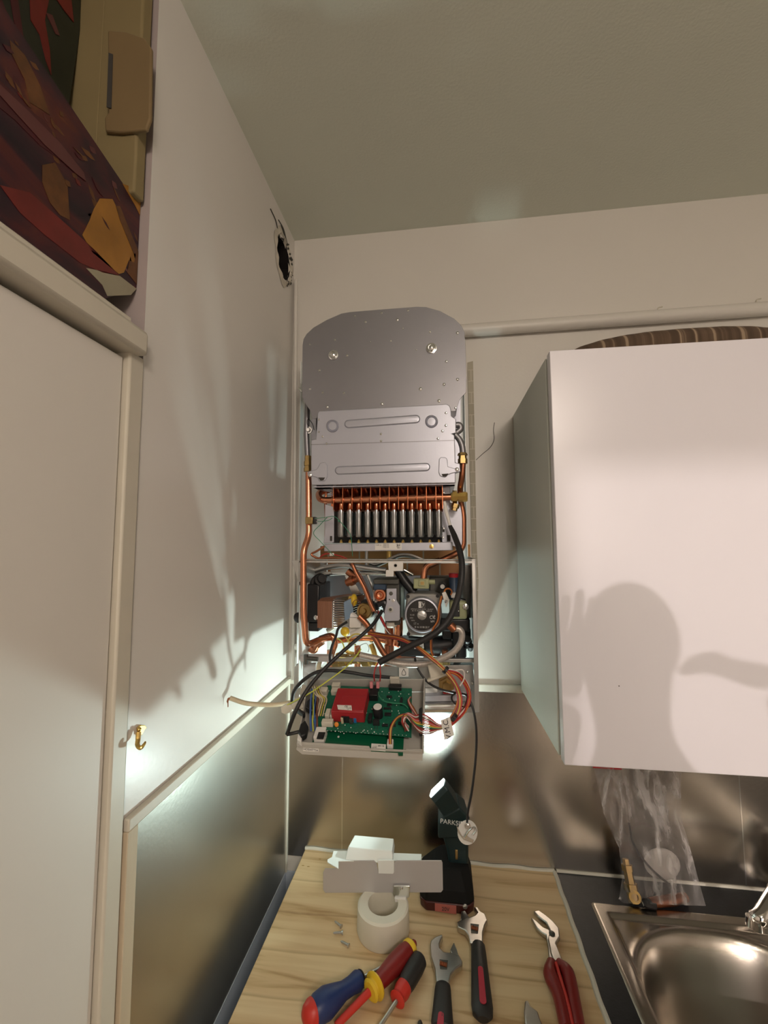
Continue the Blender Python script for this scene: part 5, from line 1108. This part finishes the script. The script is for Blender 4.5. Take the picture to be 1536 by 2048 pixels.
# adjustable wrenches
def wrench(label, loc, hp_, jaw, slide, knurl, grip, red, open_end=False):
    t = thing('adjustable_wrench', label, 'wrench', az(*loc, ZK))
    h = mb(); flatpoly(h, hp_, ZK+.004, ZK+.015); h.build('head', M['tool'], t, bevel=.0018)
    h = mb(); flatpoly(h, slide, ZK+.005, ZK+.014); h.build('sliding_jaw', M['tool'], t, bevel=.0012)
    h = mb(); flatpoly(h, [(knurl[0]-8, knurl[1]-10), (knurl[0]+9, knurl[1]-8), (knurl[0]+7, knurl[1]+10), (knurl[0]-7, knurl[1]+9)], ZK+.0152, ZK+.0156); h.build('worm_slot', M['dark_metal'], t, smooth=0)
    k = az(*knurl, ZK+.0155); h = mb(); u_ = (az(knurl[0]+6, knurl[1]+2, ZK+.0155)-k).normalized()
    h.lathe(k-u_*.0065, u_, [(i*.0013, .0042 if i % 2 else .0032) for i in range(11)], 12); h.build('worm_screw', M['copper_dull'] if red else M['tool'], t)
    A_, B_ = az(*grip[0], ZK+.010), az(*grip[1], ZK+.010)
    handle('grip', A_, B_, [(0, .010), (.03, .0125), (.12, .0135), (.5, .0155), (.85, .0175), (.95, .016), (1, .009)], M['s_black'], t, (.62, 1))
    if red:
        ra, rb = az(*red[0], ZK+.0195), az(*red[1], ZK+.0205); sd_ = (rb-ra).cross(V((0, 0, 1))).normalized()
        h = mb(); n_ = 8; pr_ = [ra+sd_*.0045*math.cos(math.pi*i/n_)-(rb-ra).normalized()*.0045*math.sin(math.pi*i/n_) for i in range(n_+1)]+[rb-sd_*.0055*math.cos(math.pi*i/n_)+(rb-ra).normalized()*.0055*math.sin(math.pi*i/n_) for i in range(n_+1)]
        h.prism(pr_, (0, 0, .0012)); h.build('grip_inlay', pbr('inlay_red', (.42, .015, .04), .45), t, bevel=.0004)
    return t
wrench('adjustable wrench with jaws open upward, nearest in the row right of the screwdrivers', (890, 1960),
       [(860, 1902), (862, 1893), (870, 1886), (884, 1880), (886, 1884), (882, 1892), (879, 1900), (880, 1908), (888, 1916), (905, 1918), (918, 1922), (925, 1935), (924, 1942), (912, 1950), (902, 1962), (898, 1978), (873, 1978), (870, 1950), (862, 1925)], None,
       [(900, 1910), (908, 1894), (914, 1908), (917, 1920), (905, 1920)], (887, 1929), [(886, 1968), (884, 2062)], [(882, 2030), (880, 2060)])
wrench('adjustable wrench with its jaws next to the work light battery', (945, 1900),
       [(914, 1855), (916, 1866), (930, 1872), (937, 1882), (940, 1898), (966, 1896), (966, 1876), (970, 1862), (975, 1852), (970, 1838), (962, 1834), (955, 1825), (948, 1824), (955, 1836), (950, 1842), (938, 1846), (924, 1850)], None,
       [(921, 1850), (922, 1832), (930, 1830), (940, 1846), (936, 1852)], (949, 1857), [(956, 1886), (966, 2040)], [(961, 1938), (966, 2002)])
# water pump pliers
pl = thing('water_pump_pliers', 'slip joint pliers with dark red handles, right side of the pine worktop', 'pliers', az(1110, 1900, ZK))
h = mb(); flatpoly(h, [(1062, 1842), (1072, 1862), (1083, 1873), (1092, 1878), (1096, 1900), (1098, 1926), (1112, 1932), (1122, 1928), (1112, 1905), (1108, 1880), (1100, 1868), (1086, 1862), (1074, 1850)], ZK+.003, ZK+.011); h.build('lower_jaw', M['tool'], pl, bevel=.0018)
h = mb(); flatpoly(h, [(1067, 1830), (1078, 1828), (1092, 1838), (1106, 1850), (1118, 1864), (1120, 1882), (1112, 1895), (1122, 1920), (1126, 1932), (1110, 1934), (1102, 1915), (1096, 1885), (1100, 1868), (1092, 1852), (1078, 1842)], ZK+.007, ZK+.015); h.build('upper_jaw', M['tool'], pl, bevel=.0018)
mb().lathe(az(1104, 1868, ZK+.0145), (0, 0, 1), [(0, .0055), (.002, .0055), (.003, .004), (.003, 0)], 12).build('pivot', M['dark_metal'], pl)
mb().tube([az(1104, 1926, ZK+.010), az(1101, 1950, ZK+.012), az(1118, 1990, ZK+.012), az(1135, 2062, ZK+.012)], [.009, .012, .0115, .011], 14).build('handle', M['s_dred'], pl)
mb().tube([az(1116, 1926, ZK+.011), az(1134, 1945, ZK+.012), az(1142, 1975, ZK+.012), az(1158, 2062, ZK+.012)], [.008, .012, .0115, .011], 14).build('handle', M['s_dred'], pl)
mb().tube([az(1112, 1926, ZK+.019), az(1122, 1960, ZK+.020), az(1134, 2000, ZK+.020), az(1148, 2062, ZK+.020)], .0028, 8).build('handle_stripe', M['s_red'], pl)
# tips of two tools at the bottom edge
t_ = thing('small_pliers', 'pointed steel jaws of small pliers at the bottom edge of the worktop', 'pliers', az(1065, 2040, ZK))
h = mb(); flatpoly(h, [(1050, 2013), (1056, 2011), (1062, 2024), (1076, 2034), (1080, 2048), (1090, 2075), (1052, 2075), (1048, 2035)], ZK+.004, ZK+.013); h.build('jaws', M['tool'], t_, bevel=.002)
t_ = thing('screwdriver', 'dark tip of a screwdriver at the bottom edge, left of the nearest wrench', 'screwdriver', az(840, 2048, ZK))
handle('tip', az(841, 2042, ZK+.006), az(836, 2075, ZK+.008), [(0, .002), (.15, .004), (1, .004)], M['dark_metal'], t_)

# clear plastic bag of fittings
bag = thing('plastic_bag', 'clear plastic zip bag of pipe fittings leaning on the backsplash behind the sink', 'bag', (.42, -.06, ZK))
def film(y0f, seed, nm):
    nX, nZ = 36, 60; vs = []
    for j in range(nZ+1):
        t = j/nZ
        xl = (1188-(-0)*t); L0 = [(0, 1187), (.35, 1208), (.6, 1238), (.8, 1245), (1, 1237)]; R0 = [(0, 1362), (.35, 1362), (.6, 1382), (.85, 1400), (1, 1412)]
        def ip(tab, t):
            for (a, va), (b, vb) in zip(tab[:-1], tab[1:]):
                if t <= b: return va+(vb-va)*(t-a)/(b-a)
            return tab[-1][1]
        xa_, xb_ = ip(L0, t), ip(R0, t); py = 1533+(1806-1533)*t
        for i in range(nX+1):
            s = i/nX; px = xa_+(xb_-xa_)*s; yb = -.012-.055*t
            bulge = math.sin(math.pi*s)**.6*(.004+.022*sm(t*1.3))*y0f
            p = at(px, py+6*s, yb); cr_ = noise.noise(V((s*7+seed, t*3, seed)))*.010+abs(noise.noise(V((s*15+t*5, t*4, seed+4))))*.016
            p = at(px, py+6*s, yb-bulge-cr_); p.z = max(p.z, ZK+.0012+.0006*y0f); p.y = min(p.y, -.0055); vs.append(p)
    w = mb(); w._a(vs, [(j*(nX+1)+i, j*(nX+1)+i+1, (j+1)*(nX+1)+i+1, (j+1)*(nX+1)+i) for j in range(nZ) for i in range(nX)])
    return w.build(nm, M['film'], bag, smooth=180)
film(1, 2.3, 'front_film'); film(.1, 8.1, 'back_film')
mb().prism(P3([(1185, 1531), (1244, 1536), (1243, 1540), (1186, 1536)], -.020), (0, .001, 0)).build('red_zip', M['red'], bag, smooth=0)
bi = thing('brass_fitting', 'brass pipe fitting inside the plastic bag', 'fitting', az(1265, 1790, ZK))
mb().lathe(az(1266, 1795, ZK+.012), (-.05, .35, 1), [(-.008, .0), (-.008, .011), (.012, .011), (.012, .014), (.024, .014), (.024, .010), (.045, .009), (.045, .0115), (.056, .0115), (.056, .007), (.066, .007), (.066, 0)], 6).build('elbow_body', M['brass_old'], bi)
mb().lathe(az(1266, 1788, ZK+.016), (-.1, -1, .25), [(0, .012), (.014, .012), (.014, .007), (.008, .006), (.008, 0)], 14).build('elbow_mouth', M['brass'], bi)
o = mb().tube([az(1300, 1806, ZK+.012), az(1345, 1800, ZK+.011), az(1372, 1795, ZK+.011)], [.009, .0105, .009], 12).build('copper_fitting', M['copper_dull']); tag(o, 'reddish copper fitting lying at the bottom of the plastic bag', 'fitting')
o = mb().lathe(az(1318, 1800, ZK+.010), (.6, -.6, .4), [(-.01, .006), (0, .009), (.008, .009), (.008, .006), (.012, .005), (.012, 0)], 8).build('chrome_nut', M['chrome']); tag(o, 'chrome nut at the bottom of the plastic bag beside the copper fitting', 'nut')
o = mb().tube([at(1258, 1645, -.035), at(1268, 1690, -.04), at(1300, 1735, -.05), at(1340, 1770, -.055), at(1375, 1798, -.06)], .0022, 8).build('thin_black_tube', M['black']); tag(o, 'thin black tube running slantwise inside the plastic bag', 'tube')
o = mb().sph(at(1322, 1725, -.035)+V((0, -.004, 0)), .030, (1.25, .3, 1.1)).build('white_pad', M['white']); tag(o, 'round whitish pad inside the plastic bag', 'pad')
o = mb().tube([az(1285, 1800, ZK+.014), az(1292, 1806, ZK+.012), az(1312, 1812, ZK+.010)], [.007, .009, .007], 10).build('black_fitting', M['black']); tag(o, 'black plastic fitting at the bottom of the bag between brass and copper fittings', 'fitting')
o = mb().tube([az(1268, 1765, ZK+.03), az(1278, 1790, ZK+.02), az(1288, 1812, ZK+.012)], .0013, 6).build('steel_pin', M['bright']); tag(o, 'thin shiny steel pin in the bag beside the brass fitting', 'pin')

# ceiling lamps behind the camera, and the person taking the photograph
lp_ = thing('ceiling_lamp', 'round glass ceiling lamp behind the camera', 'lamp', (.45, -2.1, ZC))
mb().lathe((.45, -2.1, ZC), (0, 0, -1), [(0, .20), (.02, .21), (.03, .20)], 32).build('lamp_base', M['white'], lp_)
mb().lathe((.45, -2.1, ZC-.03), (0, 0, -1), [(0, .20), (.05, .18), (.08, .10), (.09, 0)], 32).build('lamp_glass', M['lampglass'], lp_)
cl2 = thing('corridor_lamp', 'bare bulb hanging from the corridor ceiling', 'lamp', (.50, -4.9, ZC))
mb().tube([(.50, -4.9, ZC), (.50, -4.9, 2.22)], .003, 8, smooth=False).build('flex', M['white'], cl2)
mb().lathe((.50, -4.9, 2.24), (0, 0, -1), [(0, .014), (.04, .016), (.045, .013)], 16).build('socket', M['white'], cl2)

HX, HY = .337, -1.19
KX, KZ = .80, .90
def PS(x, y, z): return (HX+(x-HX)*KX, HY+(y-HY)*.6, 1.645+(z-1.655)*KZ if z > .2 else z)
pe = thing('person', 'person in dark clothes standing behind the camera, one hand raised to the chin', 'person', (HX, HY, 0))
def skinned(name, joints, edges, mat, root=0):
    joints = [(*PS(*j[:3]), *[r_*KX for r_ in j[3:]]) for j in joints]
    me = bpy.data.meshes.new(name); me.from_pydata([j[:3] for j in joints], edges, [])
    o = bpy.data.objects.new(name, me); COL.objects.link(o); attach(o, pe); me.materials.append(mat)
    bm = bmesh.new(); bm.from_mesh(me); lay = bm.verts.layers.skin.verify()
    for v_, j in zip(bm.verts, joints):
        r = j[3]; v_[lay].radius = (r, j[4] if len(j) > 4 else r); v_[lay].use_root = False
    bm.verts.ensure_lookup_table(); bm.verts[root][lay].use_root = True; bm.to_mesh(me); bm.free()
    s = o.modifiers.new('skin', 'SKIN'); s.use_smooth_shade = True; u_ = o.modifiers.new('sub', 'SUBSURF'); u_.levels = 2; u_.render_levels = 2
    return o
J = [(HX+.03, HY-.06, .95, .19, .15), (HX+.03, HY-.05, 1.15, .19, .15), (HX+.03, HY-.04, 1.33, .18, .14), (HX+.01, HY-.02, 1.47, .10, .09), (HX, HY, 1.53, .052, .052), (HX-.005, HY+.01, 1.60, .068, .078), (HX-.008, HY+.01, 1.68, .070, .085), (HX-.005, HY, 1.735, .045, .055),
     (HX-.15, HY-.03, 1.385, .058), (HX-.20, HY+.10, 1.26, .045), (HX-.105, HY+.17, 1.56, .030),
     (HX+.20, HY-.05, 1.385, .058), (HX+.33, HY-.10, 1.42, .045), (HX+.21, HY+.06, 1.60, .028),
     (HX-.06, HY-.06, .86, .095), (HX-.08, HY-.04, .48, .065), (HX-.09, HY-.07, .09, .045), (HX+.12, HY-.06, .86, .095), (HX+.13, HY-.04, .48, .065), (HX+.14, HY-.07, .09, .045), (HX-.10, HY+.08, .045, .038), (HX+.15, HY+.08, .045, .038)]
Eg = [(0, 1), (1, 2), (2, 3), (3, 4), (4, 5), (5, 6), (6, 7), (2, 8), (8, 9), (9, 10), (2, 11), (11, 12), (12, 13), (0, 14), (14, 15), (15, 16), (0, 17), (17, 18), (18, 19), (16, 20), (19, 21)]
body = skinned('body', J, Eg, M['cloth'])
w = mb(); hc_ = V(PS(HX-.006, HY+.01, 1.655)); w.sph(hc_, .078, (.76, .86, .98), 24, 18); w.sph(hc_+V((-.068, .02, -.010)), .012, (1.1, .8, 1.3)); w.sph(hc_+V((.0, .02, -.054)), .048, (.95, 1, .8)); head = w.build('face', M['skin'], pe, smooth=180)
w = mb(); w.sph(hc_+V((.006, -.006, .010)), .081, (.76, .84, .93), 24, 18); w.build('hair', M['hair'], pe, smooth=180)
def hand(wr, dirv, pal, nm):
    wr, dirv, pal = V(wr), V(dirv).normalized(), V(pal).normalized(); sd_ = dirv.cross(pal).normalized()
    js = [(*wr, .024, .02), (*(wr+dirv*.045), .034, .018), (*(wr+dirv*.085), .036, .016)]; es = [(0, 1), (1, 2)]
    for k, (o_, L_) in enumerate(((-.030, .062), (-.010, .075), (.010, .070), (.029, .055))):
        b_ = wr+dirv*.095+sd_*o_; i0 = len(js)
        js += [(*b_, .0095), (*(b_+dirv*L_*.5+pal*.012), .0085), (*(b_+dirv*L_*.72+pal*L_*.45), .0075)]; es += [(2, i0), (i0, i0+1), (i0+1, i0+2)]
    i0 = len(js); b_ = wr+dirv*.03-sd_*.03; js += [(*b_, .012), (*(b_+dirv*.03-sd_*.022+pal*.01), .010), (*(b_+dirv*.055-sd_*.022+pal*.025), .0085)]; es += [(1, i0), (i0, i0+1), (i0+1, i0+2)]
    return skinned(nm, js, es, M['skin'])
hand((HX-.105, HY+.17, 1.565), (.25, .05, 1), (0, -.6, 0.3), 'hand')
hand((HX+.21, HY+.06, 1.605), (-.85, .25, .25), (0, .2, -1), 'hand')
